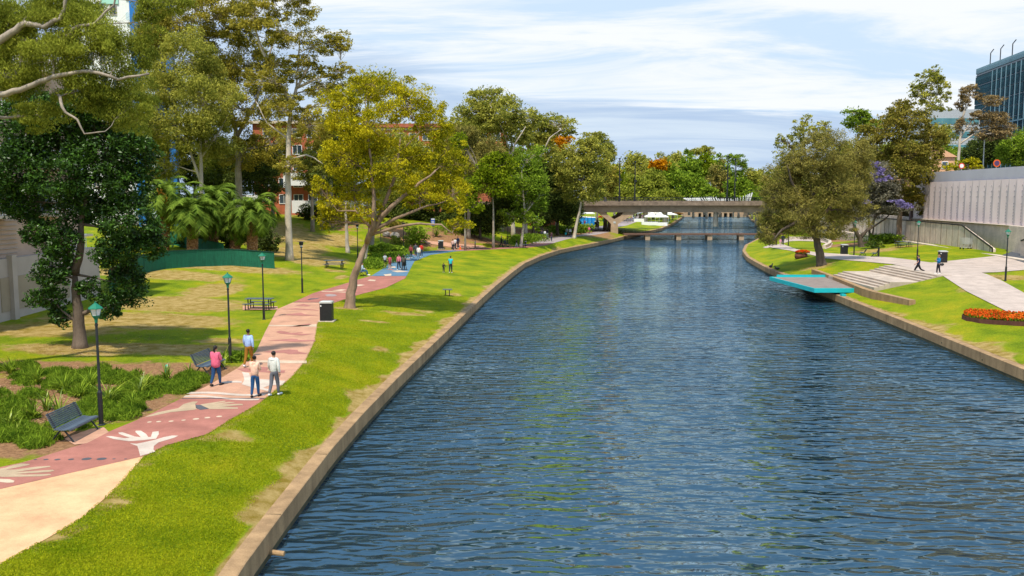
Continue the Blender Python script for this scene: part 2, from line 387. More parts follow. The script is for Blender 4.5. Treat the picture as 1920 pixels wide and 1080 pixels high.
h=wm('ADD',h,wm('MULTIPLY',wn(.4,(.6,1,1),.2,1),.9))
h=wm('MULTIPLY',h,wm('MAXIMUM',.30,wm('ADD',-1.15,wm('MULTIPLY',patch,4.2))))
bp=N.new('ShaderNodeBump'); bp.inputs['Strength'].default_value=1.0; bp.inputs['Distance'].default_value=.40
L.new(h,bp.inputs['Height'])
for x_ in (dif,glo,fr): L.new(bp.outputs['Normal'],x_.inputs['Normal'])
M_WATER=m
mb=MB(); V=[];Q=[]
yy=[-30]+list(np.arange(0,396,6.0))
for y in yy: V+=[(float(XLf(y))-1,y,WZ),(float(XRf(y))+1,y,WZ)]
mb.add(V,[(2*i,2*i+1,2*i+3,2*i+2) for i in range(len(yy)-1)]); tag(mb.build('river_water',M_WATER),kind='structure')
# ---------------------------------------------------------------- retaining walls of the river
def concrete(name,c,var=.22,sc=2.2):
    m=mat(name,c,.9,var,sc,.3,14,spec=.15,stretch=(1,1,.22)); return m
M_WALLL=concrete('sandy_concrete',(.34,.215,.11)); M_CONC=concrete('grey_concrete',(.36,.31,.25)); M_PALE=concrete('pale_concrete',(.56,.47,.37))
M_BAND=mat('waterline_stain',(.06,.05,.022),.7,.3,3)
def rwall(name,xf,sgn,y0,y1,label):
    mb=MB(); ya=[y0]
    while ya[-1]<y1: ya.append(ya[-1]+(1.0 if ya[-1]<60 else .5+ya[-1]*.012))
    prof=[(0.0,-3.1),(0.0,WZ+.17),(0.012,WZ+.17),(0.012,WT-.02),(-.02,WT),(-.43,WT+.01),(-.43,-3.1)]
    n=len(prof)
    for y in ya:
        x=float(xf(y)); dx=float(xf(y+.5)-xf(y-.5)); nr=Vector((1,-dx,0)).normalized()*sgn*-1
        # nr points to the water; negative offsets go into the bank
        for (o,z) in prof:
            p=Vector((x,y,0))+nr*(o); mb.v.append((p.x,p.y,z))
    mb.n=len(mb.v)
    for i in range(len(ya)-1):
        for k in range(n-1):
            mb.f.append((i*n+k,(i+1)*n+k,(i+1)*n+k+1,i*n+k+1)); mb.m.append(1 if k==0 else 0)
    mb.f.append(tuple(range(n))); mb.m.append(0)
    for y in np.arange(max(y0,10)+2,y1-4,5.6):      # joints and weep holes
        x=float(xf(y)); dx=float(xf(y+.3)-xf(y-.3))/.6; rz_=-math.atan(dx)
        mb.box((x-sgn*-.002,y,(WZ+WT)/2+.05),(.022,.025,WT-WZ-.14),rz=rz_,mi=1); mb.box((x-sgn*-.2,y,WT+.004),(.40,.02,.012),rz=rz_,mi=1)
        if int(y)%3==0: mb.tube([(x,y+2,WT-.33),(x-sgn*.02,y+2,WT-.33)],.05,8,mi=1)
    o=mb.build(name,[M_WALLL,M_BAND]); tag(o,label,'retaining wall'); return o
rwall('retaining_wall',XLf,-1,-30,392,'long curving sandy concrete river wall below the lawn on the left bank')
rwall('retaining_wall',XRf,1,-30,392,'sandy concrete river wall below the right bank lawn, passing under the turquoise deck')
# ---------------------------------------------------------------- left path with its coloured sections
def strip(name,fa,fb,y0,y1,z,m,step=.6,ncol=1,zf=None,cutter=None):
    mb=MB(); ya=list(np.arange(y0,y1,step))+[y1]; V=[]
    for y in ya:
        a=float(fa(y)); b_=float(fb(y))
        for k in range(ncol+1):
            x=a+(b_-a)*k/ncol; V.append((x,y,(float(zf(x,y)) if zf else 0)+z))
    c=ncol+1
    mb.add(V,[(i*c+k,i*c+k+1,(i+1)*c+k+1,(i+1)*c+k) for i in range(len(ya)-1) for k in range(ncol)])
    return tag(mb.build(name,m),kind='structure')
def pathmat(n,c,v=.1): return mat(n,c,.85,v,.8,.15,30,spec=.15)
P_CREAM=pathmat('cream_concrete',(.66,.385,.205)); P_RED=pathmat('red_paint',(.36,.145,.11)); P_PEACH=pathmat('peach_concrete',(.50,.275,.18)); P_BLUE=pathmat('blue_paint',(.10,.19,.27)); P_GREY=pathmat('grey_path',(.33,.27,.26)); P_ART=pathmat('art_pale',(.55,.42,.30)); P_ARTW=pathmat('art_white',(.54,.44,.36)); P_TAN=pathmat('art_tan',(.42,.31,.20)); P_DK=pathmat('art_dark',(.09,.09,.10)); P_ROSE=pathmat('art_rose',(.38,.16,.13))
yb=lambda px,py: U(px,py).y
y1=yb(416,748); y2=yb(588,567); y3=yb(730,518); y4=yb(840,470); y5=yb(1020,456)
# cream near section lies right of the slanting boundary; red sheet left of it
A=U(0,918);B=U(270,856); C0=A+(A-B)*1.4
sl_=lambda y: C0.x+(B.x-C0.x)*(y-C0.y)/(B.y-C0.y)
strip('path_cream',PLf,PRf,-30,B.y,.012,P_CREAM)
strip('path_red_near',PLf,lambda y: max(PLf(y)+.01,min(PRf(y),sl_(y))),C0.y,B.y,.018,P_RED,.3)
strip('path_red_near_b',PLf,PRf,B.y,y1,.018,P_RED,.4)
strip('path_peach',PLf,PRf,y1,y2,.016,P_PEACH,.5)
strip('path_red_mid',PLf,PRf,y2,y3,.018,P_RED,.5)
strip('path_blue',PLf,PRf,y3,y4,.018,P_BLUE,.5)
strip('path_red_far',PLf,PRf,y4,y5,.018,P_ROSE,.5)
strip('path_grey',PLf,PRf,y5,388,.018,P_GREY,1)
# dark expansion joints / kerb edge lines
mb=MB()
for yj in (y2-.1,y3,y1): 
    mb.box(((float(PLf(yj)+PRf(yj)))/2,yj,.026),(float(PRf(yj)-PLf(yj))-.05,.09,.008))
tag(mb.build('path_joints',P_DK),kind='structure')
# branch paths on the left
def polysheet(name,pts,m,z=.02,zf=None,step=1.0,kind='structure'):
    """flat polygon traced on the ground, filled with a grid-following triangulation"""
    bm=bmesh.new(); vs=[bm.verts.new((p[0],p[1],0)) for p in pts]; bm.faces.new(vs)
    if zf:
        xs=[p[0] for p in pts]; ys_=[p[1] for p in pts]
        for k in np.arange(min(xs)+step,max(xs),step):
            bmesh.ops.bisect_plane(bm,geom=bm.verts[:]+bm.edges[:]+bm.faces[:],plane_co=(k,0,0),plane_no=(1,0,0))
        for k in np.arange(min(ys_)+step,max(ys_),step):
            bmesh.ops.bisect_plane(bm,geom=bm.verts[:]+bm.edges[:]+bm.faces[:],plane_co=(0,k,0),plane_no=(0,1,0))
    for v in bm.verts: v.co.z=(float(zf(v.co.x,v.co.y)) if zf else 0)+z
    bmesh.ops.triangulate(bm,faces=bm.faces[:]); bm.normal_update()
    for f in bm.faces:
        if f.normal.z<0: f.normal_flip()
    me=bpy.data.meshes.new(name); bm.to_mesh(me); bm.free(); me.materials.append(m)
    o=link(bpy.data.objects.new(name,me)); 
    if kind: tag(o,kind=kind)
    return o
def PX(pts,g=U): return [ (lambda q:(q.x,q.y))(g(a,b)) for a,b in pts]
polysheet('path_side',PX([(757,451),(790,455),(828,461),(860,466),(920,465.5),(905,461),(850,457),(800,452),(765,449)],G),P_PEACH,.05,zL,1.0)
polysheet('path_bench_slab',PX([(120,823),(140,835),(163,832),(204,811),(195,802),(170,805)]),P_PEACH,.02)
polysheet('path_table_slab',PX([(455,574),(520,575),(522,581),(455,582)],G),P_PEACH,.03,zL)
# ---- painted art (flat paint on the path)
def art(name,pts,m=P_ART,z=.024): return polysheet(name,PX(pts),m,z)
def sc(o,s,pts): return [(o[0]+a*s,o[1]+b*s) for a,b in pts]
s1=.3889
hand=sc((0,640),s1,[(510,462),(535,460),(600,470),(625,468),(575,450),(570,443),(590,441),(650,462),(680,466),(652,440),(655,434),(680,434),(705,450),(715,465),(728,463),(735,440),(765,436),(766,450),(752,473),(690,480),(622,485),(600,482),(550,475)])
art('path_art_hand',hand,P_ARTW)
art('path_art_hand_palm',sc((0,640),s1,[(625,495),(660,497),(740,480),(790,465),(830,457),(860,458),(840,468),(800,480),(765,490),(742,508),(740,525),(750,535),(676,556),(668,525),(662,508)]),P_ARTW)
art('path_art_arm',sc((0,640),s1,[(697,368),(760,345),(860,325),(885,305),(930,293),(955,293),(940,305),(950,328),(935,333),(820,345),(730,364)]),P_TAN)
art('path_art_dark',sc((0,640),s1,[(942,308),(970,310),(1008,328),(965,333),(945,325)]),P_DK)
art('path_art_fingers',sc((0,640),s1,[(965,307),(1085,289),(1088,293),(1035,303),(1105,295),(1140,297),(1060,306),(1168,304),(1172,310),(1075,316),(1148,322),(1146,328),(1010,330),(985,318)]),P_TAN)
s2=1/6
art('path_art_big_hand',sc((0,780),s2,[(-220,640),(0,600),(60,590),(150,560),(240,542),(330,548),(335,558),(230,580),(70,612),(180,610),(400,580),(560,570),(572,580),(440,600),(170,640),(300,632),(590,613),(615,624),(560,638),(160,662),(300,668),(560,660),(580,672),(450,688),(20,695),(-100,670)]),P_TAN)
art('path_art_thumb',sc((0,780),s2,[(-120,710),(0,715),(110,720),(165,738),(150,758),(80,760),(-100,740)]),P_ART)
k=0
for (a,b,r) in [(170,573,7),(222,573,10),(277,573,12),(343,572,12),(418,570,20),(490,570,20),(550,570,7),(605,570,6)]:
    p=U(a*s1,640+b*s1); polysheet('path_art_dot',[(p.x+r*.0072*math.cos(t)*1.0,p.y+r*.0065*math.sin(t)) for t in np.linspace(0,6.28,13)[:-1]],P_DK,.024)
for (a,b,r) in [(720,392,9),(765,390,10),(825,388,10),(885,383,9),(945,377,13),(1000,371,12),(1057,365,12)]:
    p=U(a*s1,640+b*s1); polysheet('path_art_dot',[(p.x+r*.0085*math.cos(t),p.y+r*.009*math.sin(t)) for t in np.linspace(0,6.28,13)[:-1]],P_ART,.024)
for (a,w,m_) in [((346,744,486,750),.12,P_ARTW),((352,738,497,741),.16,P_ARTW)]:
    p,q=U(a[0],a[1]),U(a[2],a[3]); mb=MB(); n=12; V=[]
    for i in range(n+1):
        c=p.lerp(q,i/n)+Vector((0,.14*math.sin(i/n*6.3),0)); V+=[(c.x,c.y-w,.026),(c.x,c.y+w,.026)]
    mb.add(V,[(2*i,2*i+2,2*i+3,2*i+1) for i in range(n)]); tag(mb.build('path_art_wave',m_),kind='structure')
s3=1/6
def a3(n,pts,m): art(n,sc((360,600),s3,pts),m)
a3('path_art_figure',[(560,590),(640,600),(670,680),(780,670),(1050,690),(1020,735),(870,740),(800,770),(890,790),(880,812),(700,770),(560,730),(590,680),(575,620)],P_ARTW)
a3('path_art_band',[(340,700),(500,688),(560,692),(560,712),(480,710),(340,716)],P_ARTW)
a3('path_art_band',[(690,458),(1290,462),(1290,492),(950,490),(690,476)],P_ART)
a3('path_art_band',[(862,60),(1250,62),(1402,50),(1402,80),(1200,76),(862,72)],P_ART)
a3('path_art_creature',[(800,365),(860,355),(960,350),(1100,335),(1190,340),(1195,360),(1330,388),(1200,385),(1090,390),(1040,375),(900,372)],P_ROSE)
a3('path_art_creature',[(845,232),(1000,225),(1120,213),(1190,218),(1190,228),(1390,230),(1390,242),(1150,250),(1000,240)],P_ROSE)
a3('path_art_creature',[(945,140),(985,125),(1040,130),(1110,150),(1240,140),(1250,148),(1180,158),(1365,160),(1240,178),(1040,162),(990,155)],P_ROSE)
a3('path_art_creature',[(1085,82),(1200,62),(1310,45),(1350,50),(1310,68),(1200,76)],P_ROSE)
a3('path_art_patch',[(500,555),(600,545),(700,545),(800,530),(860,540),(840,580),(1050,570),(1040,600),(900,600),(760,590),(600,590)],P_ROSE)
s4=4/27.
def a4(n,pts,m): art(n,sc((480,440),s4,pts),m)
a4('path_art_circle',[(870,765),(930,755),(1000,760),(1030,772),(980,785),(900,785)],P_GREY)
a4('path_art_lizard',[(650,825),(690,810),(760,808),(820,800),(780,815),(710,822),(670,830)],P_DK)
a4('path_art_stroke',[(960,710),(1080,695),(1150,700),(1080,715)],P_ART)
a4('path_art_stroke',[(1410,585),(1440,570),(1520,575),(1500,592)],P_ART)
a4('path_art_stroke',[(830,715),(1140,728),(1140,736),(830,722)],P_ART)
a4('path_art_stroke',[(1180,645),(1320,632),(1380,640),(1300,655)],P_ART)
a4('path_art_stroke',[(340,950),(500,935),(800,958),(780,965),(500,950)],P_ROSE)
a4('path_art_stroke',[(500,900),(600,880),(700,905),(640,912)],P_ROSE)
a4('path_art_stroke',[(320,1020),(480,1000),(570,990),(620,1012),(790,1028),(560,1030)],P_ROSE)
s5=.1875
for pts,m_ in [([(480,325),(540,318),(545,332),(490,333)],P_ART),([(500,365),(580,358),(680,372),(560,378)],P_ART),([(610,240),(680,240),(695,255),(630,255)],P_ART),([(440,350),(500,345),(540,358)],P_ROSE),([(690,190),(760,200),(740,212)],P_ROSE),([(420,400),(500,392),(500,412),(440,415)],P_ART)]:
    art('path_art_stroke',sc((640,440),s5,pts),m_)
# ---------------------------------------------------------------- right paths
M_PLAZA=mat('pinkish_concrete',(.46,.37,.31),.85,.08,.7,.1,20,spec=.15)
P_ASPH=mat('asphalt',(.07,.075,.085),.9,.2,4)
def PR_(pts): return [(p.x,p.y) for p in (UR(a,b) for a,b in pts)]
lo=[(1920,592),(1892,587),(1812,547),(1761,514),(1717,505),(1673,496),(1608,490),(1547,485),(1520,478),(1480,470),(1443,464),(1430,458)]
hi=[(1448,454),(1470,459),(1493,467.5),(1527,473),(1590,478),(1647,483),(1700,488),(1747,493),(1800,492),(1880,490.5),(1960,498),(1960,508),(1840,512),(1880,528),(1920,550),(1990,585)]
near=[(1990,640)]
polysheet('path_east',PR_(lo[::-1]+near+hi[::-1]),M_PLAZA,.045,zR,.8)
polysheet('path_asphalt',[(p.x,p.y) for p in (UR(a,b) for a,b in [(1878,490.5),(1925,501),(1990,500),(1990,482),(1920,485)])],P_ASPH,.055,zR,.8)
# ================================================================ trees
B_GREY=mat('bark_grey',(.30,.25,.20),.9,.3,3,.5,12,stretch=(1,1,.3)); B_PALE=mat('bark_pale',(.50,.42,.33),.85,.25,1.5,.3,8,stretch=(1,1,.3)); B_DARK=mat('bark_dark',(.10,.075,.055),.95,.3,4,.6,15,stretch=(1,1,.3)); B_BROWN=mat('bark_brown',(.27,.18,.12),.9,.35,2.5,.6,10,stretch=(1,1,.25))
LM={ # dark , light
 'olive':leafmat('leaf_olive',(0.102,0.129,0.014),(0.450,0.475,0.062)),
 'gum':leafmat('leaf_gum',(0.131,0.158,0.024),(0.561,0.518,0.088),clump=.35),
 'gumw':leafmat('leaf_gum_warm',(0.133,0.133,0.018),(0.577,0.472,0.069),clump=.4),
 'gold':leafmat('leaf_gold',(0.143,0.163,0.006),(0.717,0.600,0.023),clump=.45),
 'magnolia':leafmat('leaf_glossy',(0.012,0.029,0.006),(0.073,0.166,0.018),.12,.025,1.2),
 'dark':leafmat('leaf_dark',(0.030,0.049,0.014),(0.137,0.174,0.034),.2),
 'mid':leafmat('leaf_mid',(0.079,0.141,0.014),(0.373,0.496,0.043)),
 'lime':leafmat('leaf_lime',(.085,.14,.006),(.32,.38,.018)),
 'orange':leafmat('leaf_orange',(0.450,0.160,0.005),(0.750,0.360,0.010)),
 'casu':leafmat('leaf_needle',(0.109,0.110,0.026),(0.431,0.363,0.086),.3,0,.5),
 'brown':leafmat('leaf_brown',(0.139,0.101,0.046),(0.465,0.326,0.139),.3),
 'rust':leafmat('leaf_rust',(0.103,0.106,0.014),(0.373,0.297,0.054),.3,0,.4),
 'purple':leafmat('blossom_purple',(.19,.15,.32),(.34,.28,.52),.3),
 'jac':leafmat('leaf_greyish',(0.078,0.078,0.054),(0.295,0.264,0.186),.3),
 'strap':leafmat('leaf_strap',(.06,.12,.010),(.42,.50,.05),.3,.03,1.5),
 'palm':leafmat('leaf_palm',(0.033,0.077,0.011),(0.220,0.308,0.039),.25,0,.8),
 'red':leafmat('flower_red',(0.550,0.040,0.010),(0.850,0.200,0.020),.2),
 'litter':leafmat('leaf_litter',(.16,.08,.03),(.55,.38,.22),.1),
 'grassblade':leafmat('leaf_lawn',(0.163,0.237,0.005),(0.450,0.450,0.015),.3,0,.6),
 'grassc':leafmat('leaf_cover',(.045,.10,.008),(.27,.38,.03),.3,0,2)}
def rv(n): 
    v=RNG.normal(size=(n,3)); return v/np.linalg.norm(v,axis=1)[:,None]
def leaves(name,P,L_,ar,droop,m,parent,vnoise=.28,off=None,size=None):
    """P: (n,3) leaf positions; each leaf one small quad"""
    n=len(P); 
    if n==0: P=np.zeros((1,3)); n=1
    ax=rv(n); ax[:,2]=ax[:,2]*(1-droop)-droop; ax/=np.linalg.norm(ax,axis=1)[:,None]
    sd=np.cross(ax,rv(n)); sd/=np.maximum(np.linalg.norm(sd,axis=1)[:,None],1e-6)
    l=L_*RNG.uniform(.6,1.35,n)[:,None]; w=l*ar
    V=np.empty((n,4,3)); V[:,0]=P-ax*l*.5; V[:,1]=P+sd*w*.5; V[:,2]=P+ax*l*.5; V[:,3]=P-sd*w*.5
    me=bpy.data.meshes.new(name); me.vertices.add(4*n); me.vertices.foreach_set('co',V.reshape(-1).astype(np.float32))
    me.loops.add(4*n); me.loops.foreach_set('vertex_index',np.arange(4*n,dtype=np.int32))
    me.polygons.add(n); me.polygons.foreach_set('loop_start',np.arange(0,4*n,4,dtype=np.int32)); me.polygons.foreach_set('loop_total',np.full(n,4,dtype=np.int32))
    at=me.attributes.new('v','FLOAT','FACE'); at.data.foreach_set('value',np.clip(RNG.normal(.45,vnoise,n),0,1).astype(np.float32))
    me.materials.append(m); me.update(calc_edges=True); me.validate()
    return link(bpy.data.objects.new(name,me),parent)
def wob(a,b,k,amp):
    a=Vector(a);b=Vector(b); out=[]; n=(b-a).length
    o=Vector((random.uniform(-1,1),random.uniform(-1,1),random.uniform(-.3,1)))*amp*n
    for i in range(k+1):
        t=i/k; out.append(a.lerp(b,t)+o*math.sin(math.pi*t)+Vector([random.uniform(-1,1)*amp*n*.25*(0<i<k) for _ in range(3)]))
    return out
NL=[0]; DENS=5.0
def tree(name,label,cat,trunk,bl,leaf,bark,d=None,z0=None,k=1.0,nsub=14,sub=.34,L=3.3,ar=.36,droop=.35,r0=6,limbs=(),group=None,flat=.75,twig=1.0,rz=.9,extra=None,sides=7,trunk_name='trunk',shell=.5,loff=0.0):
    """trunk: photo points of the trunk (first = foot) ; bl: foliage masses (px,py,rx,ry[,depth offset]) turned into 3D ellipsoids"""
    if d is None: base=G(*trunk[0]); d=base.y
    else:
        base=UD(trunk[0][0],trunk[0][1],d)
        zt=float(zL(base.x,d) if base.x<(XLf(d)+XRf(d))/2 else zR(base.x,d)) if z0 is None else z0
        base=Vector((base.x,d,zt))
    s=pxs(d); root=empty(name,base,0,label,cat,group); off=np.array(base)
    mb=MB(); T=[base-Vector((0,0,.25))]; 
    for i,(a,b) in enumerate(trunk[1:]): T.append(UD(a,b,d+random.uniform(-.5,.5)*min(i,1)))
    n=len(T); T2=[];R2=[]
    for i in range(n-1):
        for j in range(4):
            t=(i+j/4)/(n-1); p=T[i].lerp(T[i+1],j/4)
            T2.append(p+Vector((random.uniform(-1,1),random.uniform(-1,1),0))*r0*s*.10*(i+j>0)); R2.append(r0*s*(1-.72*t)*(1.35 if i+j==0 else 1.12 if i==0 and j==1 else 1))
    T2.append(T[-1]); R2.append(r0*s*.25)
    mb.tube(T2,R2,sides+2)
    att=[(p,r) for p,r in zip(T2[2:],R2[2:])]
    for lb in limbs:
        pts=[UD(q[0],q[1],d+(q[2] if len(q)>2 else 0)) for q in lb[1:]]; rr=lb[0]*s
        # start the limb exactly on the nearest piece of trunk
        j=min(range(len(T2)),key=lambda i:(T2[i]-pts[0]).length)
        if (T2[j]-pts[0]).length<6*r0*s: pts[0]=T2[j].copy()
        P2=[];m=len(pts)
        for i in range(m-1):
            for q in range(3): P2.append(Vector((0,loff*min(1,(i+q/3)/1.5),0))+pts[i].lerp(pts[i+1],q/3)+Vector((random.uniform(-1,1),random.uniform(-1,1),random.uniform(-1,1)))*rr*.2*(i+q>0))
        P2.append(pts[-1]+Vector((0,loff,0))); RR=[rr*(1-.75*i/(len(P2)-1)) for i in range(len(P2))]
        mb.tube(P2,RR,6); att+=list(zip(P2[1:],RR[1:]))
    Ps=[]
    tot=0
    for q in bl:
        do=q[4] if len(q)>4 else random.uniform(-.5,.5)*q[2]*s*1.1
        dd=d+do; c=np.array(UD(q[0],q[1],dd)); s2=pxs(dd); rx,rzz=q[2]*s2*1.16,q[3]*s2*1.16; ry=(rx+rzz)/2*rz
        best=min(att,key=lambda a:(Vector(c)-a[0]).length+max(0,a[0].z-c[2]+rzz*.2)*3)
        br=max(best[1]*.55,.02+.5*s)
        path=wob(best[0],Vector(c),5,.07); rr=[min(best[1]*.8,br)*(1-.65*i/5) for i in range(6)]
        mb.tube(path,rr,5,cap=False)
        ns=max(6,int(nsub*1.5*random.uniform(.85,1.2)))
        nleaf=int(DENS*k*math.pi*(q[2]*q[3])/(3.52)*1.25/ (L*L*ar*.5) )
        dirs=rv(ns); rad=RNG.uniform(shell**3,1,ns)**(1/3)*RNG.choice([.82,.95,1.22],ns,p=[.6,.25,.15])
        sc_=c+dirs*rad[:,None]*np.array([rx,ry,rzz])
        wts=RNG.uniform(.5,1.5,ns); wts/=wts.sum()
        for j in range(ns):
            if twig>0 and (j<ns*twig):
                st=path[random.choice([2,3,4,5])]; w=wob(st,Vector(sc_[j]),3,.1)
                r1=max(br*.28,.35*s)*min(twig,1.3)
                mb.tube(w,[r1,r1*.75,r1*.5,r1*.25],4,cap=False)
            m_=max(3,int(nleaf*wts[j])); rr_=sub*random.uniform(.8,1.9)
            dv=rv(m_)*(RNG.uniform(0,1,m_)**.45)[:,None]
            dv[:,2]-=.25*(dv[:,0]**2+dv[:,1]**2)
            Ps.append(sc_[j]+dv*np.array([rx,ry,min(rzz,rx)*flat if rzz>rx*1.5 else rzz*flat])*rr_)
        m_=int(nleaf*.22*k); dv=rv(m_)*(RNG.uniform(0,1,m_)**.4)[:,None]; Ps.append(c+dv*np.array([rx,ry,rzz])*.98)
    mb.build(trunk_name,bark,root,smooth=True,off=off)
    P=np.concatenate(Ps)-off; NL[0]+=len(P)
    leaves('crown',P,L*s*1.875,ar,droop,LM[leaf],root)
    if extra:
        for nm,lf,bl2,kk in extra:
            Q=[]
            for q in bl2:
                do=q[4] if len(q)>4 else -q[2]*s
                c=np.array(UD(q[0],q[1],d+do)); rx,rzz=q[2]*s,q[3]*s; ns=9
                sc_=c+rv(ns)*RNG.uniform(.2,.9,ns)[:,None]*np.array([rx,rx,rzz])
                for j in range(ns):
                    m_=max(3,int(kk*q[2]*q[3]/30)); Q.append(sc_[j]+rv(m_)*(RNG.uniform(0,1,m_)**.5)[:,None]*np.array([rx,rx,rzz])*.3)
            leaves(nm,np.concatenate(Q)-off,L*s*1.5,.5,.2,LM[lf],root)
    root['d']=0; del root['d']
    return root
# -- left, near to far
def fill(lab,x,y,rx,ry,lf,dd,k=.8,b=None,nm='background_tree'):
    tree(nm,lab,'tree',[(x,y+ry*1.6),(x,y+ry*.6),(x,y-ry*.1)],[(x-rx*.45,y+ry*.1,rx*.55,ry*.7),(x+rx*.45,y,rx*.55,ry*.7),(x,y-ry*.4,rx*.55,ry*.55),(x,y+ry*.45,rx*.7,ry*.5)],lf,b or B_GREY,d=dd,k=k,L=2.6,r0=3.5,nsub=14,sub=.26,twig=.4)
fill('grey-green gum in front of the lower part of the blue and white tower',235,215,50,60,'gum',98,.8)
fill('olive gum filling the gap between the tower and the white twin stemmed gum',290,60,45,50,'gumw',108,.7)
fill('warm green gum behind the forked grey trunk, above the palms',430,300,60,50,'olive',120,.8)
fill('dark gum closing the gap behind the white twin stems',365,300,50,55,'dark',128,.8)
fill('warm gum screening the upper right corner of the orange brick flats',602,285,24,32,'gumw',126,.6)
fill('grey gum low behind the straight pale trunk, in front of the brick flats',510,300,30,40,'gum',126,.5)
fill('grey-green gum just right of the straight pale trunk, in front of the brick',585,320,26,42,'gum',124,.55)
fill('olive gum top behind the tallest gum at the upper picture edge',385,150,60,50,'gumw',122,.55)
fill('dark gum between the brick flats and the gold tree',620,250,34,50,'gumw',128,.6)
fill('grey-green gum right behind the top of the gold tree',690,160,36,26,'gum',120,.7)
fill('olive tree between the gold crown and the round topped gum',850,270,34,50,'gum',150,.8)
fill('broad olive tree under the round topped gum crown',940,320,60,50,'olive',160,.8)
fill('grey tree filling the gap left of the orange tree',1015,300,34,40,'gum',172,.8)
fill('yellow-olive tree below the orange tree beside the olive gum',1045,345,34,40,'olive',178,.8)
fill('thin yellow-green tree right of the tall olive gum',1135,335,28,40,'gumw',200,.7)
tree('gum_tree','overhanging gum tree whose bare pale limbs reach in from the left picture edge','tree',[(-90,700),(-95,450),(-85,260),(-60,180)],
 [(55,30,62,42),(20,130,50,50),(100,105,60,45),(170,60,48,45),(165,165,52,40),(235,105,40,55),(70,215,40,25),(315,5,38,22),(235,200,45,38),(130,10,60,28),(275,40,20,40),(20,60,40,50)],
 'olive',B_GREY,d=37,k=1.0,nsub=15,sub=.30,L=3.0,ar=.24,droop=.75,r0=17,twig=.6,loff=-1.1,
 limbs=[(8.5,(-70,200),(-20,145),(15,95),(50,70),(75,53),(110,60),(138,45),(150,15),(156,-20)),(4.5,(110,62),(150,75),(172,58),(200,55),(235,20),(245,-15)),(7.5,(-75,300),(0,225),(10,190),(40,182),(80,170),(115,155),(150,145),(195,140),(245,155),(300,145)),(3.6,(100,168),(130,185),(148,215),(170,228),(182,255),(220,250))])
tree('magnolia_tree','dense dark glossy evergreen tree with straight trunk on the lawn behind the nearest lamp','tree',[(150,652),(147,590),(141,540),(140,505)],
 [(55,235,58,50),(25,315,48,48),(125,225,60,52),(195,285,62,50),(250,285,38,42),(115,330,62,42),(235,350,48,38),(160,390,50,30),(40,375,45,35),(115,450,36,34),(70,435,25,25),(95,510,32,28),(245,420,52,38),(285,455,24,30),(215,470,40,30),(240,530,36,36),(205,575,24,24),(90,555,32,18),(110,590,18,20),(165,540,20,18),(180,200,55,35)],
 'magnolia',mat('bark_magnolia',(.15,.11,.08),.9,.3,2.5,.6,10,stretch=(1,1,.25)),k=1.15,nsub=26,sub=.25,L=3.6,ar=.42,droop=.3,r0=13,shell=.62,
 limbs=[(8.5,(141,510),(150,470),(153,430),(160,380),(160,320)),(6.5,(138,505),(126,460),(124,420),(115,370)),(3,(143,600),(120,585),(95,560)),(3,(145,510),(175,520),(215,530)),(3.4,(152,420),(190,425),(240,420))])
# gums behind the palms
g1='grey green gums behind the palm grove'
tree('gum_tree','broad grey-green gum with thin white twin stems rising behind the palms','tree',[(375,455),(378,345),(376,280),(374,225)],
 [(345,115,58,48),(300,175,48,45),(380,190,55,48),(335,245,55,38),(270,250,35,40),(300,310,40,35),(400,260,40,35)],'gum',B_PALE,d=104,k=.85,nsub=20,sub=.24,L=2.8,ar=.30,droop=.6,r0=5,limbs=[(3,(372,340),(355,280),(330,200),(300,150)),(2.2,(380,300),(410,250),(430,210))])
tree('gum_tree','tallest gum, cut by the top edge, forked grey trunk left of the straight pale one','tree',[(450,440),(448,350),(446,285),(440,230),(425,170)],
 [(415,25,62,38),(375,65,40,30),(465,115,55,42),(450,60,35,30),(500,190,35,40),(440,200,45,38),(330,40,30,28),(520,270,35,35),(460,285,40,35),(410,130,40,30),(400,-60,60,50),(470,-40,45,40),(350,-30,40,35)],'gumw',B_GREY,d=112,k=.70,nsub=20,sub=.20,L=2.8,ar=.32,droop=.55,r0=8,limbs=[(4,(444,250),(425,210),(390,140),(360,60)),(4,(446,260),(480,190),(500,120),(520,50))])
tree('gum_tree','tall gum with long straight pale trunk beside the green fence end','tree',[(543,488),(541,420),(540,340),(541,260),(545,205),(556,165),(580,125)],
 [(480,25,45,30),(530,55,48,34),(565,20,32,24),(598,78,42,24),(640,82,22,18),(565,130,46,24),(505,150,38,28),(530,205,34,32),(612,165,42,26),(640,135,26,16),(585,235,34,30),(640,195,26,24),(520,115,25,18),(545,310,28,20),(520,-35,45,36),(565,-60,40,34)],'gumw',B_PALE,k=.62,nsub=17,sub=.19,L=2.7,ar=.34,droop=.45,r0=7,
 limbs=[(4.5,(548,200),(520,150),(490,90),(470,30)),(3,(560,165),(600,145),(640,140)),(2.4,(541,300),(575,290),(590,297),(605,307)),(2,(556,165),(560,100),(565,30)),(2,(541,260),(500,230),(480,190))])
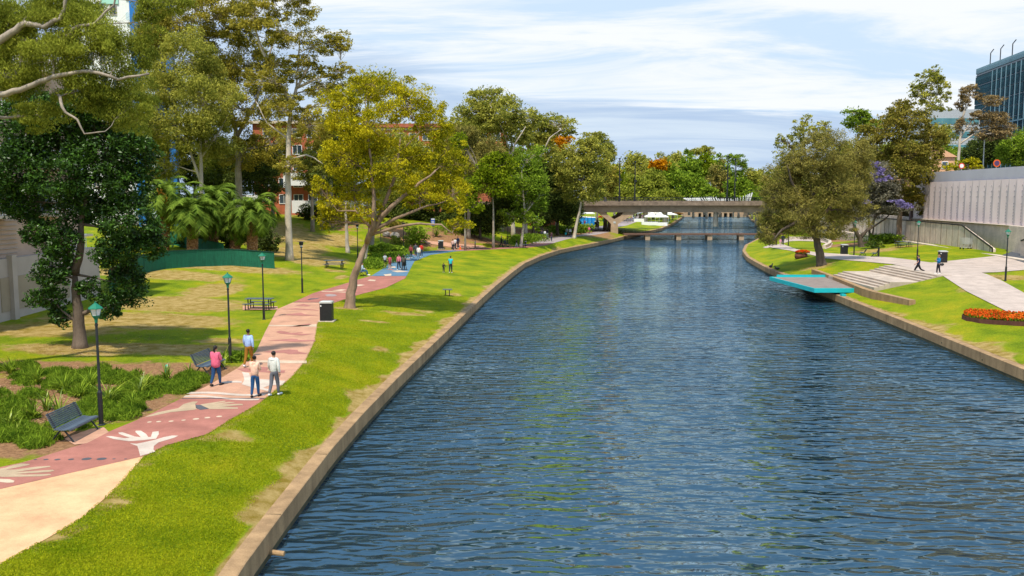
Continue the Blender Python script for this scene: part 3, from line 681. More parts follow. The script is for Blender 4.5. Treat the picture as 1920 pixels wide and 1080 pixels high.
tree('leaning_gum_tree','yellow-green leaning tree rising from the lawn edge beside the path bin','tree',[(655,577),(658,550),(664,520),(673,492),(684,462),(700,432)],
 [(700,160,52,34),(640,210,40,42),(765,190,52,36),(700,235,70,42),(812,238,38,40),(645,295,42,40),(740,305,72,42),(830,305,45,38),(665,350,40,26),(850,365,30,34),(785,365,50,26),(640,388,42,30),(612,412,18,18),(690,395,30,22),(860,420,26,14),(600,350,20,20)],
 'gold',B_BROWN,k=.62,nsub=26,sub=.19,L=3.0,ar=.30,droop=.6,r0=10.5,loff=-1.2,
 limbs=[(6,(700,435),(720,405),(745,380),(790,345),(820,320)),(5.5,(690,455),(704,420),(706,370),(700,300),(690,220)),(4.6,(706,430),(740,412),(790,390),(835,378)),(3.6,(705,440),(745,425),(790,418),(830,420),(850,436)),(4.4,(722,400),(745,330),(755,260)),(3,(703,410),(670,395),(640,395)),(3,(704,350),(740,300),(790,250))])
tree('slender_gum_tree','slim pale trunked tree just left of the leaning tree, half hidden by it','tree',[(652,474),(650,440),(648,400),(650,350)],[(650,330,35,30),(630,300,30,30),(675,290,35,35),(655,250,25,22)],'dark',B_PALE,k=.8,r0=4,L=2.7)
tree('slender_gum_tree','thin cream trunk sapling in the strappy bed behind the seated reader','tree',[(684,492),(688,465),(694,435),(706,390)],[(700,360,24,28),(720,330,28,24)],'gum',B_PALE,k=.7,r0=2.6,L=2.6)
tree('slender_gum_tree','grey trunked tree on the slope straight behind the fork of the leaning tree','tree',[(695,470),(700,430),(712,380),(716,330)],[(716,300,45,38),(680,270,30,30),(760,290,40,34),(740,350,40,24)],'gum',B_GREY,k=.8,r0=4.5,L=2.7)
# upper slope behind the leaning tree
tree('gum_tree','dark bushy gum on the slope left of the white garden wall','tree',[(490,420),(488,380),(482,340),(478,300)],[(475,330,35,30),(500,300,28,26),(440,330,35,30),(410,350,35,28),(505,350,22,30)],'dark',B_GREY,d=118,k=.9,r0=4,L=2.7)
tree('gum_tree','dark leafy gum on the hill in front of the brick flats','tree',[(600,410),(602,370),(605,320),(612,270)],[(600,330,28,24),(575,300,22,20),(625,345,28,22),(620,250,26,22)],'dark',B_PALE,d=132,k=.75,r0=3.2,L=2.6)
# centre-left band
tree('gum_tree','big round topped gum standing highest behind the gold tree, to its right','tree',[(962,445),(961,380),(958,330),(960,270),(952,230)],
 [(915,183,44,20),(885,215,34,26),(945,212,48,28),(965,245,36,30),(900,243,42,26),(985,225,25,20),(880,240,22,20)],'gum',B_PALE,d=152,k=.85,nsub=22,sub=.22,L=2.7,ar=.42,droop=.4,r0=4,loff=-3,limbs=[(2.6,(960,330),(958,300),(966,270),(985,240)),(2,(960,300),(945,250),(920,200))])
tree('gum_tree','flat topped umbrella gum with pinkish bare limbs right of the round topped gum','tree',[(985,440),(985,400),(990,350),(1003,310),(1010,280)],
 [(1035,230,36,16),(1010,250,30,18),(1055,243,22,12),(990,265,25,20),(1020,262,22,14)],'gum',B_PALE,d=165,k=.85,nsub=18,sub=.25,L=2.7,ar=.42,droop=.4,r0=4,loff=-3,limbs=[(2.4,(990,345),(1010,300),(1030,260),(1050,245)),(2,(1000,320),(980,290),(975,265))])
tree('she_oak_tree','drooping grey-brown needle tree between the gold tree and the round topped gum','tree',[(878,440),(879,400),(880,350),(878,310)],[(878,285,48,34),(915,300,40,36),(850,300,26,30),(895,335,42,30),(870,250,26,16)],'casu',B_GREY,d=136,k=1.0,nsub=22,sub=.26,L=3.2,ar=.18,droop=.6,r0=4)
tree('lime_tree','bright lime green young tree in front of the dark wood left of the forked gum','tree',[(925,440),(925,400),(924,360)],[(925,315,30,22),(938,345,26,24),(905,335,20,20),(862,262,14,14),(925,295,16,10),(950,300,14,12)],'lime',B_GREY,d=130,k=1.0,L=2.8,ar=.6,r0=2.5)
tree('lime_tree','small bright green tree peeping out behind the gold crown at its right edge','tree',[(872,440),(872,400),(871,370)],[(872,365,24,20),(880,340,16,12),(890,385,16,14)],'lime',B_GREY,d=126,k=.8,L=2.7,ar=.6,r0=2)
tree('gum_tree','slender mid green gum with a white stem rising beside the far picnic seat','tree',[(976,463),(980,435),(984,400),(981,360),(978,320)],[(990,300,32,26),(985,340,36,30),(1005,330,22,30),(1000,380,30,20),(958,402,20,12),(1000,412,18,14),(1012,360,16,26),(965,360,16,20)],'mid',B_PALE,k=.75,nsub=18,sub=.22,L=2.6,ar=.4,r0=3,limbs=[(1.6,(984,395),(1000,380),(1012,372))])
tree('orange_tree','golden orange flowering tree behind the slender gums, left of the far bridge','tree',[(1045,420),(1045,350),(1046,300)],[(1043,272,20,14),(1055,262,16,8),(1052,288,12,10),(1028,258,14,10)],'orange',B_GREY,d=190,k=1.1,L=2.7,ar=.6,r0=2)
tree('gum_tree','tall olive gum right of the orange tree, its pale trunk at the path edge','tree',[(1076,447),(1080,425),(1086,400),(1092,365),(1090,330)],
 [(1088,285,34,26),(1065,310,30,28),(1112,300,34,28),(1090,330,40,28),(1120,335,26,26),(1070,350,26,26),(1110,365,26,16),(1105,270,22,12)],'gum',B_PALE,k=.85,nsub=20,sub=.24,L=2.6,ar=.4,r0=3.4)
tree('gum_tree','dark topped gum with small umbrella crown against the sky behind the olive gum','tree',[(1120,410),(1120,350),(1122,300)],[(1115,256,20,8),(1138,280,16,12),(1145,292,12,10),(1128,268,16,10)],'gum',B_GREY,d=215,k=1.0,L=2.6,r0=2)
tree('dark_wood_tree','nearly black dense tree beside the path just left of the road bridge','tree',[(1045,436),(1045,410),(1045,395)],[(1030,390,28,26),(1062,385,26,28),(1045,365,34,22),(1015,405,20,18),(1070,405,20,16)],'dark',B_DARK,d=172,k=1.1,L=2.6,r0=3)
tree('dark_wood_tree','dark shrubby tree below the forked gum, behind the grass clearing','tree',[(900,438),(900,415),(900,400)],[(905,405,34,24),(935,400,28,28),(875,410,26,20),(955,385,20,28)],'dark',B_DARK,d=138,k=1.0,L=2.6,r0=3)
tree('dark_wood_tree','dark undergrowth tree behind the white stemmed slender gum','tree',[(1000,436),(1000,415),(1000,395)],[(1000,395,34,30),(1020,350,26,40),(965,340,26,34),(945,370,24,30),(1040,330,24,30)],'dark',B_DARK,d=165,k=1.0,L=2.6,r0=3)
for i,(x,y,rx,ry,dd,lab) in enumerate([(720,395,55,45,150,'dark wood tree on the hill directly behind the fork of the leaning tree'),(790,380,50,50,152,'dark wood tree behind the banner sign and gold branches'),(850,395,35,45,150,'dark wood tree between the banner sign and the grass clearing'),(660,380,40,35,150,'dark shrubby tree by the white garden wall behind the gold tree'),(820,320,45,40,165,'grey green tree filling the gap right behind the gold crown'),(760,300,50,45,170,'grey green tree hidden for the most part by the gold crown')]):
    tree('dark_wood_tree',lab,'tree',[(x,445),(x,y+15),(x,y)],[(x-rx*.4,y,rx*.6,ry*.8),(x+rx*.4,y+4,rx*.6,ry*.8),(x,y-ry*.4,rx*.6,ry*.55)],'dark' if i<4 else 'gum',B_DARK,d=dd,k=.8,L=2.6,r0=4,nsub=12,twig=.4)
# bushes at the foot of the palm grove and on the slope
def bush(label,x,y,rx,ry,leaf,d=None,k=1.0,name='shrub',L=2.8,ar=.5,z0=None):
    return tree(name,label,'shrub',[(x,y+ry),(x,y+ry*.3),(x,y)],[(x-rx*.35,y,rx*.65,ry*.9),(x+rx*.35,y+ry*.1,rx*.65,ry*.85)],leaf,B_DARK,d=d,k=k,L=L,ar=ar,r0=1.6,twig=.5,nsub=10,trunk_name='stem',z0=z0)
bush('round dark green shrub in the mulch left of the banner sign',782,441,22,18,'mid')
bush('wide bronze shrub beside the boulders on the mulch slope',745,430,28,20,'rust',d=135)
bush('dark shrub in front of the white garden wall',585,395,26,14,'dark',d=131)
bush('reddish dark shrub at the right end of the white garden wall',640,398,24,16,'rust',d=131)
bush('black green shrub behind the green fence under the middle palms',440,440,28,26,'dark',d=97)
bush('low olive shrub behind the green fence under the left palms',365,450,26,18,'dark',d=97)
bush('low green shrub between the palm trunks at the fence',500,450,22,24,'dark',d=99)
bush('loose leafy shrub on the steep bank behind the blue path',725,468,34,14,'mid',k=.8)
bush('leafy sapling on the bank below the two boulders',752,455,20,13,'olive',k=.6)
bush('strappy green hedge under the dark wood by the far path',1060,430,36,8,'mid',d=176)
bush('dark low hedge at the curve of the far path before the bridge',1095,427,18,8,'mid',d=182)
bush('bright low plants in the mulch at the edge of the clearing',890,434,30,5,'strap',d=140)
bush('yellow-green low shrub at the foot of the far lamp',982,446,22,6,'lime',k=.5)
# -- far wood beyond the road bridge
far=[(1130,330,26,34,'mid',300,'mid green tree behind the left bridge lamps'),(1152,335,24,30,'lime',280,'vivid yellow-green tree left of the first bridge lamp'),(1175,350,28,30,'olive',290,'olive tree between the two left bridge lamps'),(1195,318,34,34,'gum',340,'tall gum behind the second bridge lamp'),
 (1200,355,26,28,'olive',285,'low olive gum just right of the second bridge lamp'),(1225,345,28,30,'olive',292,'yellowish tree under the orange tree'),(1240,325,34,30,'gum',330,'broad grey gum around the orange crown'),(1262,345,30,34,'mid',300,'mid green tree right of the orange crown'),(1270,310,26,26,'gum',350,'pale gum with visible stem behind the wood'),
 (1292,320,26,36,'mid',345,'deep green tree in the middle of the far wood'),(1300,350,28,26,'mid',300,'leafy tree low behind the bridge middle'),(1322,312,20,24,'lime',350,'light green tree below the flat topped gum'),(1345,315,24,24,'mid',360,'fresh green tree beside the third bridge lamp'),(1350,340,26,34,'casu',310,'greyish she-oak left of the third bridge lamp'),
 (1325,362,24,16,'mid',296,'low dark bush like tree over the bridge deck'),(1385,350,26,26,'mid',300,'green tree right of the third bridge lamp'),(1405,340,26,26,'gum',350,'grey-green tree by the fourth bridge lamp'),(1425,340,24,24,'gum',380,'rounded grey tree at the far right of the wood'),(1160,365,30,20,'olive',270,'olive tree low behind the left end of the bridge'),(1245,368,34,16,'olive',275,'low olive thicket tree above the bridge parapet'),(1445,350,24,30,'lime',300,'bright green tree peeping past the she-oak on the right bank'),(1475,340,40,40,'olive',300,'olive tree behind the right bank she-oak'),(1410,370,24,12,'mid',290,'low green tree behind the white fins')]
for (x,y,rx,ry,lf,dd,lab) in far:
    tree('far_tree',lab,'tree',[(x,400),(x,y+ry*.5),(x,y-ry*.2)],[(x-rx*.4,y+ry*.1,rx*.6,ry*.75),(x+rx*.4,y+ry*.15,rx*.6,ry*.75),(x,y-ry*.35,rx*.6,ry*.6),(x,y+ry*.6,rx*.9,ry*.5)],lf,B_GREY,d=dd,z0=.3,k=.95,L=2.4,ar=.55,r0=2,nsub=11,twig=.35,group='trees of the far wood')
tree('orange_tree','rounded bright orange tree in the middle of the far wood','tree',[(1240,395),(1240,340),(1240,312)],[(1232,309,12,7),(1247,310,12,7),(1240,303,10,6)],'orange',B_GREY,d=300,z0=.3,k=1.1,L=2.4,ar=.6,r0=1.5,nsub=9,twig=.3)
tree('far_gum_tree','flat topped gum standing above the far wood','tree',[(1320,395),(1320,340),(1318,295)],[(1310,284,16,7),(1328,286,12,7),(1318,279,12,5)],'gum',B_GREY,d=380,z0=.3,k=1.0,L=2.4,r0=1.5,nsub=8,twig=.3)
tree('far_gum_tree','see-through slender gum behind the two right bridge lamps','tree',[(1375,395),(1378,340),(1382,305)],[(1385,300,16,10),(1372,296,10,8),(1392,312,10,9),(1380,325,10,8)],'mid',B_PALE,d=300,z0=.3,k=.7,L=2.4,r0=1.3,nsub=9)
# -- right bank
tree('she_oak_tree','big drooping olive-brown she-oak on the lawn by the turquoise deck','tree',[(1541,497),(1537,475),(1532,455),(1524,430),(1512,400),(1500,370)],
 [(1500,395,42,34),(1455,400,32,30),(1440,435,20,26),(1515,335,52,42),(1470,335,36,36),(1560,290,48,38),(1600,330,38,40),(1590,390,38,30),(1540,425,44,22),(1620,285,24,26),(1455,370,28,26),(1560,350,50,40),(1475,430,24,18),(1530,262,24,18),(1500,300,30,26)],
 'casu',B_DARK,k=.68,nsub=24,sub=.22,loff=-1,L=3.4,ar=.15,droop=.55,r0=9,limbs=[(4.5,(1528,440),(1490,415),(1460,430),(1445,450)),(5,(1520,420),(1560,380),(1590,350)),(4,(1505,385),(1480,340),(1470,310)),(4,(1512,395),(1540,330),(1570,280))])
tree('sparse_gum_tree','thin sparse gum with see-through crown sticking up left of the she-oak','tree',[(1535,470),(1530,400),(1515,330),(1505,300)],
 [(1478,275,22,20),(1505,240,20,16),(1500,265,18,18),(1470,295,16,12),(1530,245,18,14),(1545,235,14,10),(1462,262,10,10),(1512,225,10,12)],'gum',B_DARK,d=118,k=.36,nsub=13,sub=.22,L=2.6,ar=.4,r0=3.4,twig=1.2,limbs=[(2,(1515,330),(1490,290),(1475,260)),(2,(1512,320),(1508,270),(1505,225)),(1.6,(1512,320),(1540,270),(1550,235))])
tree('gum_tree','tall rust tinged gum rising in front of the concrete ramp wall','tree',[(1685,453),(1686,420),(1690,380),(1693,330),(1690,280),(1685,240)],
 [(1700,225,40,26),(1665,240,38,26),(1640,290,40,26),(1705,290,46,30),(1742,255,30,24),(1675,325,50,28),(1728,320,34,26),(1745,290,22,20),(1710,365,28,18),(1690,200,22,14),(1630,255,24,20),(1735,385,14,18),(1650,350,24,18)],'rust',B_BROWN,k=.75,nsub=20,sub=.24,L=2.8,ar=.42,droop=.3,r0=5.5,
 limbs=[(3,(1692,300),(1700,260),(1700,220)),(2.6,(1692,330),(1660,290),(1640,280)),(2.6,(1692,320),(1725,280),(1745,250)),(2.4,(1690,360),(1660,340),(1640,330))])
tree('gum_tree','wispy dark gum top showing above the rust tinged gum','tree',[(1745,420),(1745,330),(1745,250),(1742,200)],[(1742,150,26,18),(1765,165,16,14),(1720,170,18,14),(1775,180,10,8),(1735,185,20,14),(1755,200,20,10),(1752,132,12,8)],'gum',B_PALE,d=150,k=.62,nsub=14,sub=.22,L=2.5,ar=.42,r0=2.6)
tree('round_gum_tree','light green round gum top between the she-oak and the rust tinged gum','tree',[(1608,440),(1608,330),(1607,250)],[(1600,212,18,12),(1618,218,14,12),(1595,228,14,10),(1612,235,20,14),(1635,235,20,16)],'mid',B_PALE,d=160,k=.8,nsub=13,sub=.24,L=2.5,ar=.42,r0=2.2)
tree('jacaranda_tree','grey-green jacaranda with purple blossom right of the she-oak','tree',[(1617,463),(1612,448),(1603,430),(1598,410)],
 [(1645,330,34,26),(1650,365,34,24),(1620,380,30,22),(1685,392,34,12),(1600,400,22,18),(1665,350,22,18),(1610,350,26,20)],'jac',B_DARK,k=.62,nsub=18,sub=.24,L=2.6,ar=.35,r0=6,
 limbs=[(3.6,(1612,445),(1632,425),(1645,400),(1655,370)),(3,(1605,430),(1598,400),(1610,360)),(2.4,(1645,402),(1670,395),(1695,392)),(2.4,(1632,425),(1660,410),(1672,398))],
 extra=[('blossom','purple',[(1642,308,16,9,-9),(1650,322,14,10,-9),(1638,332,14,10,-9),(1690,384,24,7,-6),(1680,378,14,5,-6),(1620,378,12,7,-9),(1660,335,12,8,-9),(1577,318,6,5,-12),(1613,345,8,5,-12),(1705,388,10,5,-6)],11)])
tree('gum_tree','pair of thin dark stems in the strappy bed beside the jacaranda','tree',[(1632,452),(1630,430),(1628,400)],[(1625,375,26,20),(1640,400,16,12)],'jac',B_DARK,k=.5,r0=3,L=2.5,limbs=[(2.4,(1636,452),(1638,430),(1640,402))])
for (x,yb_,lab) in [(1562,449,'brown trunk tree directly behind the she-oak, left one of two'),(1571,447,'reddish trunk tree directly behind the she-oak, right one of two'),(1581,448,'pale slim trunk behind the she-oak nearest to the bin')]:
    tree('background_tree',lab,'tree',[(x,yb_),(x+1,425),(x,400),(x,370)],[(x-6,375,24,26),(x+8,350,26,28),(x,400,22,16)],'olive',B_BROWN,k=.8,r0=2.6,L=2.5)
tree('dead_gum_tree','half bare gum with brown leaf tufts in front of the dark glass tower','tree',[(1795,345),(1797,300),(1800,260),(1805,220),(1812,190)],
 [(1862,188,24,9),(1865,222,30,12),(1885,238,18,10),(1840,215,20,8),(1845,245,26,14),(1812,175,14,12),(1805,195,12,12),(1822,165,10,8),(1800,235,10,14),(1880,252,20,9),(1832,180,10,7)],'brown',B_PALE,d=146,z0=6,k=.75,nsub=13,sub=.26,L=2.6,ar=.35,r0=3.2,twig=1.2,limbs=[(1.8,(1800,265),(1825,220),(1860,190)),(1.8,(1800,275),(1835,245),(1880,235)),(1.5,(1805,225),(1815,195),(1822,165))])
tree('background_tree','dark green tree behind the floodlight pole on the upper street','tree',[(1850,350),(1850,310),(1850,280)],[(1840,275,24,18),(1865,270,24,20),(1855,295,28,14),(1820,285,14,16),(1830,300,14,10)],'dark',B_DARK,d=160,z0=6,k=1.0,L=2.5,r0=2)
tree('background_tree','bright yellow-green tree at the right picture edge above the panel wall','tree',[(1905,350),(1905,310),(1905,290)],[(1905,270,22,20),(1925,265,20,24),(1890,295,20,14),(1915,300,20,14),(1880,285,14,14)],'mid',B_DARK,d=150,z0=6,k=1.0,L=2.5,r0=2)
tree('yellow_flower_tree','small tree with golden yellow flowers over the panel wall by the round signs','tree',[(1815,350),(1815,325),(1815,310)],[(1812,308,16,9),(1822,303,12,8),(1785,314,12,6),(1830,315,10,6)],'gold',B_DARK,d=140,z0=7,k=.9,L=2.5,r0=1.4)
bush('dense dark strappy shrub under the jacaranda',1668,447,26,9,'mid',k=.9)
bush('green undergrowth shrub in the bed behind the right bin',1580,441,30,7,'mid',k=.9)
bush('low strappy shrub around the thin stems beside the jacaranda',1640,458,16,7,'strap',k=.8)
for (x,y,rx,ry,lf,dd,lab) in [(1560,375,60,50,'olive',200,'olive tree filling the view behind the she-oak'),(1640,400,40,34,'dark',178,'dark tree behind the jacaranda'),(1600,310,50,50,'olive',190,'tall olive tree behind the she-oak and left of the rust tinged gum'),(1690,300,50,40,'olive',180,'olive tree behind the rust tinged gum'),(1790,300,26,26,'mid',190,'green tree behind the bare gum trunk'),(1510,400,40,40,'olive',230,'olive tree beyond the road bridge right end')]:
    tree('background_tree',lab,'tree',[(x,430),(x,y+15),(x,y)],[(x-rx*.4,y,rx*.6,ry*.8),(x+rx*.4,y+4,rx*.6,ry*.8),(x,y-ry*.4,rx*.6,ry*.55)],lf,B_DARK,d=dd,k=.9,L=2.5,r0=4,nsub=12,twig=.4,z0=1)
fill('grey-green gum in front of the white office block, left of the bare gum',1768,262,24,34,'gum',205,.7)
# ================================================================ palms
B_PALM=mat('palm_trunk',(.20,.085,.035),.95,.3,5,.8,9,col2=(.55,.30,.14))
def palm(label,foot,crown,R,seed,d=None,fruit=False,nf=46):
    random.seed(seed)
    base=G(*foot) if d is None else None
    if d is not None:
        q=UD(foot[0],foot[1],d); base=Vector((q.x,d,float(zL(q.x,d))))
    d=base.y; s=pxs(d); c=UD(crown[0],crown[1],d); root=empty('date_palm',base,0,label,'palm tree','date palms behind the green fence'); off=np.array(base)
    mb=MB(); h=c.z-base.z; r=8.5*s; n=max(8,int(h/.18)); pts=[];rad=[]
    for i in range(n+1):
        t=i/n; pts.append(Vector((base.x+(c.x-base.x)*t,d,base.z-.2+(h+.2)*t))); rad.append(r*(1.12 if i%2 else .9)*(1.25 if t<.06 else 1)*(1+.2*(t>.85)))
    mb.tube(pts,rad,11); 
    for i in range(int(n*9)):      # old frond stubs in diamond pattern
        t=(i+.5)/(n*9); a=i*2.4; p=Vector((base.x+(c.x-base.x)*t+math.cos(a)*r*1.05,d+math.sin(a)*r*1.05,base.z+h*t))
        mb.box(p,(r*.42,r*.42,r*.35),rz=a,taper=.3)
    mb.build('trunk',B_PALM,root,off=off)
    fm=MB(); at=[]
    for i in range(nf):
        a=i*2.39996+random.uniform(-.2,.2); e=math.radians(82-105*(i/nf)**.9+random.uniform(-7,7)); Lf=R*s*random.uniform(.85,1.12); spine=[];p=Vector(c)+Vector((0,0,.1)); cur=e
        for j in range(9):
            spine.append(p.copy()); p=p+Vector((math.cos(a)*math.cos(cur),math.sin(a)*math.cos(cur),math.sin(cur)))*Lf/8; cur-=math.radians(9+5*j*.5)
        for j in range(8):
            A,B=spine[j],spine[j+1]; t=(B-A).normalized(); sd=t.cross(Vector((0,0,1))).normalized(); up=sd.cross(t)
            wd=Lf*.20*math.sin(math.pi*min(1,(j+1.2)/9.2))**.6
            fm.bar(A,B,.05,.05); at+= [.9]*6
            for q in range(5):
                P=A.lerp(B,q/5)
                for sg in (-1,1):
                    tip=P+sd*sg*wd*random.uniform(.85,1.1)+t*wd*.75-Vector((0,0,1))*wd*random.uniform(.15,.6)+up*wd*.15
                    w=t*Lf*.010*1.6
                    fm.add([P-w,P+w,tip+w*.3,tip-w*.3],[(0,1,2,3)]); at.append(random.uniform(.2,.85))
    o=fm.build('fronds',LM['palm'],root,off=off)
    a_=o.data.attributes.new('v','FLOAT','FACE'); a_.data.foreach_set('value',np.array(at,dtype=np.float32))
    if fruit:
        fb=MB()
        for k in range(60): 
            q=Vector(c)+Vector((random.gauss(-.1,.35),-1.3+random.gauss(0,.2),random.gauss(.1,.35))); fb.ell(q,(.1,.1,.13),5,4)
        fb.build('fruit_bunch',mat('fruit_orange',(.55,.25,.03)),root,off=off)
palm('date palm on the far left of the grove, tallest, with an orange fruit bunch',(305,437),(312,372),66,1,d=92,fruit=True)
palm('date palm standing second from the left of the grove, right behind the fence',(360,468),(362,405),66,2,d=90)
palm('thick trunked date palm in the middle of the grove with spreading crown',(398,465),(402,380),68,3,d=95)
palm('short date palm almost hidden between two taller ones',(440,468),(442,425),44,4,d=93,nf=34)
palm('date palm at the right end of the grove beside the tall pale gum',(472,468),(474,402),66,5,d=92)
random.seed(11)
# ================================================================ street furniture
K_BLK=mat('black_metal',(.012,.013,.015),.45,.2,8,spec=.5); K_POST=mat('post_metal',(.018,.022,.026),.5,.3,6,spec=.4); K_GRN=mat('green_paint',(.010,.16,.09),.4,.1,5); K_FROST=mat('frosted_glass',(.62,.66,.66),.3,.06,5)
K_SLAT=mat('blue_grey_slats',(.085,.11,.14),.5,.2,5,spec=.4); K_WHT=mat('white_paint',(.78,.78,.76),.5,.05,5); K_SIL=mat('brushed_silver',(.55,.56,.54),.35,.08,5,metal=.3); K_TEAL=mat('turquoise_paint',(.010,.40,.42),.4,.08,2,spec=.4); K_WOOD=mat('weathered_deck',(.24,.19,.16),.85,.25,2,.4,12,stretch=(.3,6,1)); K_RUST=mat('rusty_steel',(.12,.045,.03),.85,.3,3); K_STONE=mat('boulder_stone',(.32,.28,.24),.9,.25,3,.6,5)
def make_lamp(kind):
    t=empty('street_lamp')
    mb=MB(); mb.tube([(0,0,.0),(0,0,3.62)],[.05,.042],10); mb.tube([(0,0,3.45),(0,0,3.5)],[.06,.06],8); mb.build('pole',K_POST,t,smooth=False)
    mb=MB(); mb.tube([(0,0,-.1),(0,0,.02),(0,0,.05),(0,0,1.15),(0,0,1.22)],[.13,.13,.078,.078,.05],12); mb.build('base_sleeve',K_BLK,t)
    if kind=='green':
        mb=MB(); mb.tube([(0,0,3.55),(0,0,3.68),(0,0,3.76),(0,0,3.80)],[.05,.065,.13,.15],6); mb.build('lantern_holder',K_GRN,t)
        mb=MB(); mb.tube([(0,0,3.80),(0,0,4.03)],[.13,.20],6); ln=mb.build('lantern',K_FROST,t)
        mb=MB(); mb.tube([(0,0,4.03),(0,0,4.06),(0,0,4.19),(0,0,4.22),(0,0,4.27)],[.26,.25,.08,.035,.03],6); mb.build('lantern_roof',K_GRN,ln)
        mb=MB()
        for k in range(6):
            a=k*math.pi/3; mb.bar((.135*math.cos(a),.135*math.sin(a),3.8),(.205*math.cos(a),.205*math.sin(a),4.03),.014,.014)
        mb.build('glazing_bars',K_GRN,ln)
    else:
        mb=MB(); mb.tube([(0,0,3.6),(0,0,3.66),(0,0,3.70)],[.05,.10,.11],10); mb.build('lantern_holder',K_BLK,t)
        mb=MB(); mb.tube([(0,0,3.70),(0,0,3.86)],[.10,.10],10); ln=mb.build('lantern',K_FROST,t)
        mb=MB(); mb.tube([(0,0,3.86),(0,0,4.10),(0,0,4.12)],[.17,.17,.33],12); mb.tube([(0,0,4.12),(0,0,4.16)],[.36,.10],12); mb.build('lantern_roof',K_BLK,ln)
    return t
lg='black posted path lamps'
LAMPS=[((190,797),'green','tall lamp with green lantern cap beside the nearest slatted bench'),((432,680),'green','lamp with green cap beside the bench behind the woman in the pink jacket'),((495,599),'green','lamp with green cap standing in front of the nearer picnic table'),((567,549),'hat','lamp with flat black hat shaped head on the lawn between the two picnic tables'),
 ((671,486),'hat','lamp partly behind the branches of the leaning tree'),((714.5,480),'hat','lamp on the bank behind the two children walking at the blue path'),((757,475.5),'hat','lamp beside the blue path behind the woman in red and white'),((952,457.5),'green','lamp beside the person pushing a black pram on the far path'),((1006,449.5),'green','lamp near the slender gum at the far bend of the path'),((1032,434),'hat','small looking lamp on the dark bank before the bridge'),
 ((1601,479),'green','lamp beside the two slatted seats on the right bank'),((1719.5,487),'green','lamp behind the walking man in navy on the right bank'),((1885,527),'green','nearest lamp of the right bank, at the right picture edge by the plaza'),((1478,461),'hat','lamp half hidden by the she-oak at the far end of the right path')]
protos={}
for (p,kd,lab) in LAMPS:
    g=G(*p)
    if kd not in protos:
        protos[kd]=make_lamp(kd); o=protos[kd]; o.location=g; tag(o,lab,'lamp post',lg)
    else: clone(protos[kd],g,0,lab,lg)
# slatted bench: long side on x, sitter looks to +y
def make_bench():
    t=empty('slatted_bench')
    mb=MB()
    for i in range(7): mb.box((0,-.20+i*.075,.44+.012*math.cos(i)),(1.8,.06,.028))
    mb.box((0,.30,.425),(1.8,.03,.05)); mb.build('seat',K_SLAT,t)
    mb=MB()
    for i in range(8): mb.box((0,-.25-.028*i,.52+i*.056),(1.8,.026,.042))
    mb.build('backrest',K_SLAT,t)
    for sx in (-.78,.78):
        mb=MB(); mb.tube([(sx,.36,0),(sx,.20,.22),(sx,.05,.40),(sx,-.22,.42),(sx,-.30,.62),(sx,-.47,.95)],.028,6); mb.tube([(sx,-.40,0),(sx,-.22,.22),(sx,-.08,.40)],.028,6); mb.tube([(sx,.30,0),(sx,.42,0)],.03,6); mb.build('leg',K_BLK,t)
    return t
def face(a,b): # rotation so that x axis runs a->b
    return math.atan2(b.y-a.y,b.x-a.x)
a,b=U(118,833),U(186,803); mid=(a+b)/2; ang=face(a,b)+math.pi
bench=make_bench(); 
def put_bench(pa,pb,label,o=None,shift=.0):
    a,b=G(*pa),G(*pb); m=(a+b)/2; ang=face(b,a)
    loc=m-Vector((-math.sin(ang),math.cos(ang),0))*(.33+shift)
    if o is None: o=clone(bench,loc,ang,label,'slatted benches')
    else: o.location=loc; o.rotation_euler=(0,0,ang); tag(o,label,'bench','slatted benches')
    return o,loc,ang
put_bench((138,830),(183,806),'blue-grey slatted bench closest to the camera, on a pale slab beside the planting',bench)
put_bench((391,706),(423,692),'slatted bench half hidden behind the woman in the pink jacket')
sb,sbl,sba=put_bench((676,523),(695,511),'slatted bench under the reader at the edge of the strappy bed')
def rb(px,lab,rz):
    return clone(bench,G(*px),rz,lab,'slatted benches',sc=.95)
rb((1617,480),'pale blue slatted seat left of the pair on the right lawn',math.radians(62)); rb((1640,481),'pale blue slatted seat right of the pair, next to the small black bin',math.radians(62))
def make_picnic():
    t=empty('picnic_table'); mb=MB()
    for i in range(5): mb.box((0,-.3+i*.15,.75),(1.85,.135,.04))
    mb.build('tabletop',K_SLAT,t)
    for sy in (-1,1):
        mb=MB(); mb.box((0,sy*.72-.09,.45),(1.85,.14,.035)); mb.box((0,sy*.72+.07,.45),(1.85,.14,.035)); mb.build('seat',K_SLAT,t)
    for sx in (-.72,.72):
        mb=MB(); mb.box((sx,-.24,.365),(.06,.06,.73)); mb.box((sx,.24,.365),(.06,.06,.73)); mb.box((sx,0,.40),(.05,1.7,.05)); mb.box((sx,-.78,.21),(.05,.05,.42)); mb.box((sx,.78,.21),(.05,.05,.42)); mb.box((sx,0,.72),(.05,.62,.03)); mb.build('frame',K_BLK,t)
    return t
pt=make_picnic(); pt.location=G(487,580); pt.rotation_euler=(0,0,-.06); tag(pt,'black picnic table with benches nearest the camera, behind the third lamp','picnic table','picnic tables')
clone(pt,G(627,503),.02,'black picnic table farther up the left lawn, beside a worn dirt track','picnic tables',sc=1.1)
clone(pt,G(1694,464),.0,'dark green picnic table on the right bank in front of the ramp wall','picnic tables')
def make_ptable():
    t=empty('pedestal_table'); mb=MB()
    for i in range(4): mb.box((0,-.24+i*.16,.55),(.78,.145,.04))
    mb.build('tabletop',K_SLAT,t); mb=MB(); mb.box((-.16,0,.26),(.07,.07,.54)); mb.build('leg',K_BLK,t); mb=MB(); mb.box((.16,0,.26),(.07,.07,.54)); mb.build('leg',K_BLK,t); return t
pd=make_ptable(); pd.location=G(839,555); tag(pd,'small square table on two legs in the middle of the open left lawn','table','small square lawn tables')
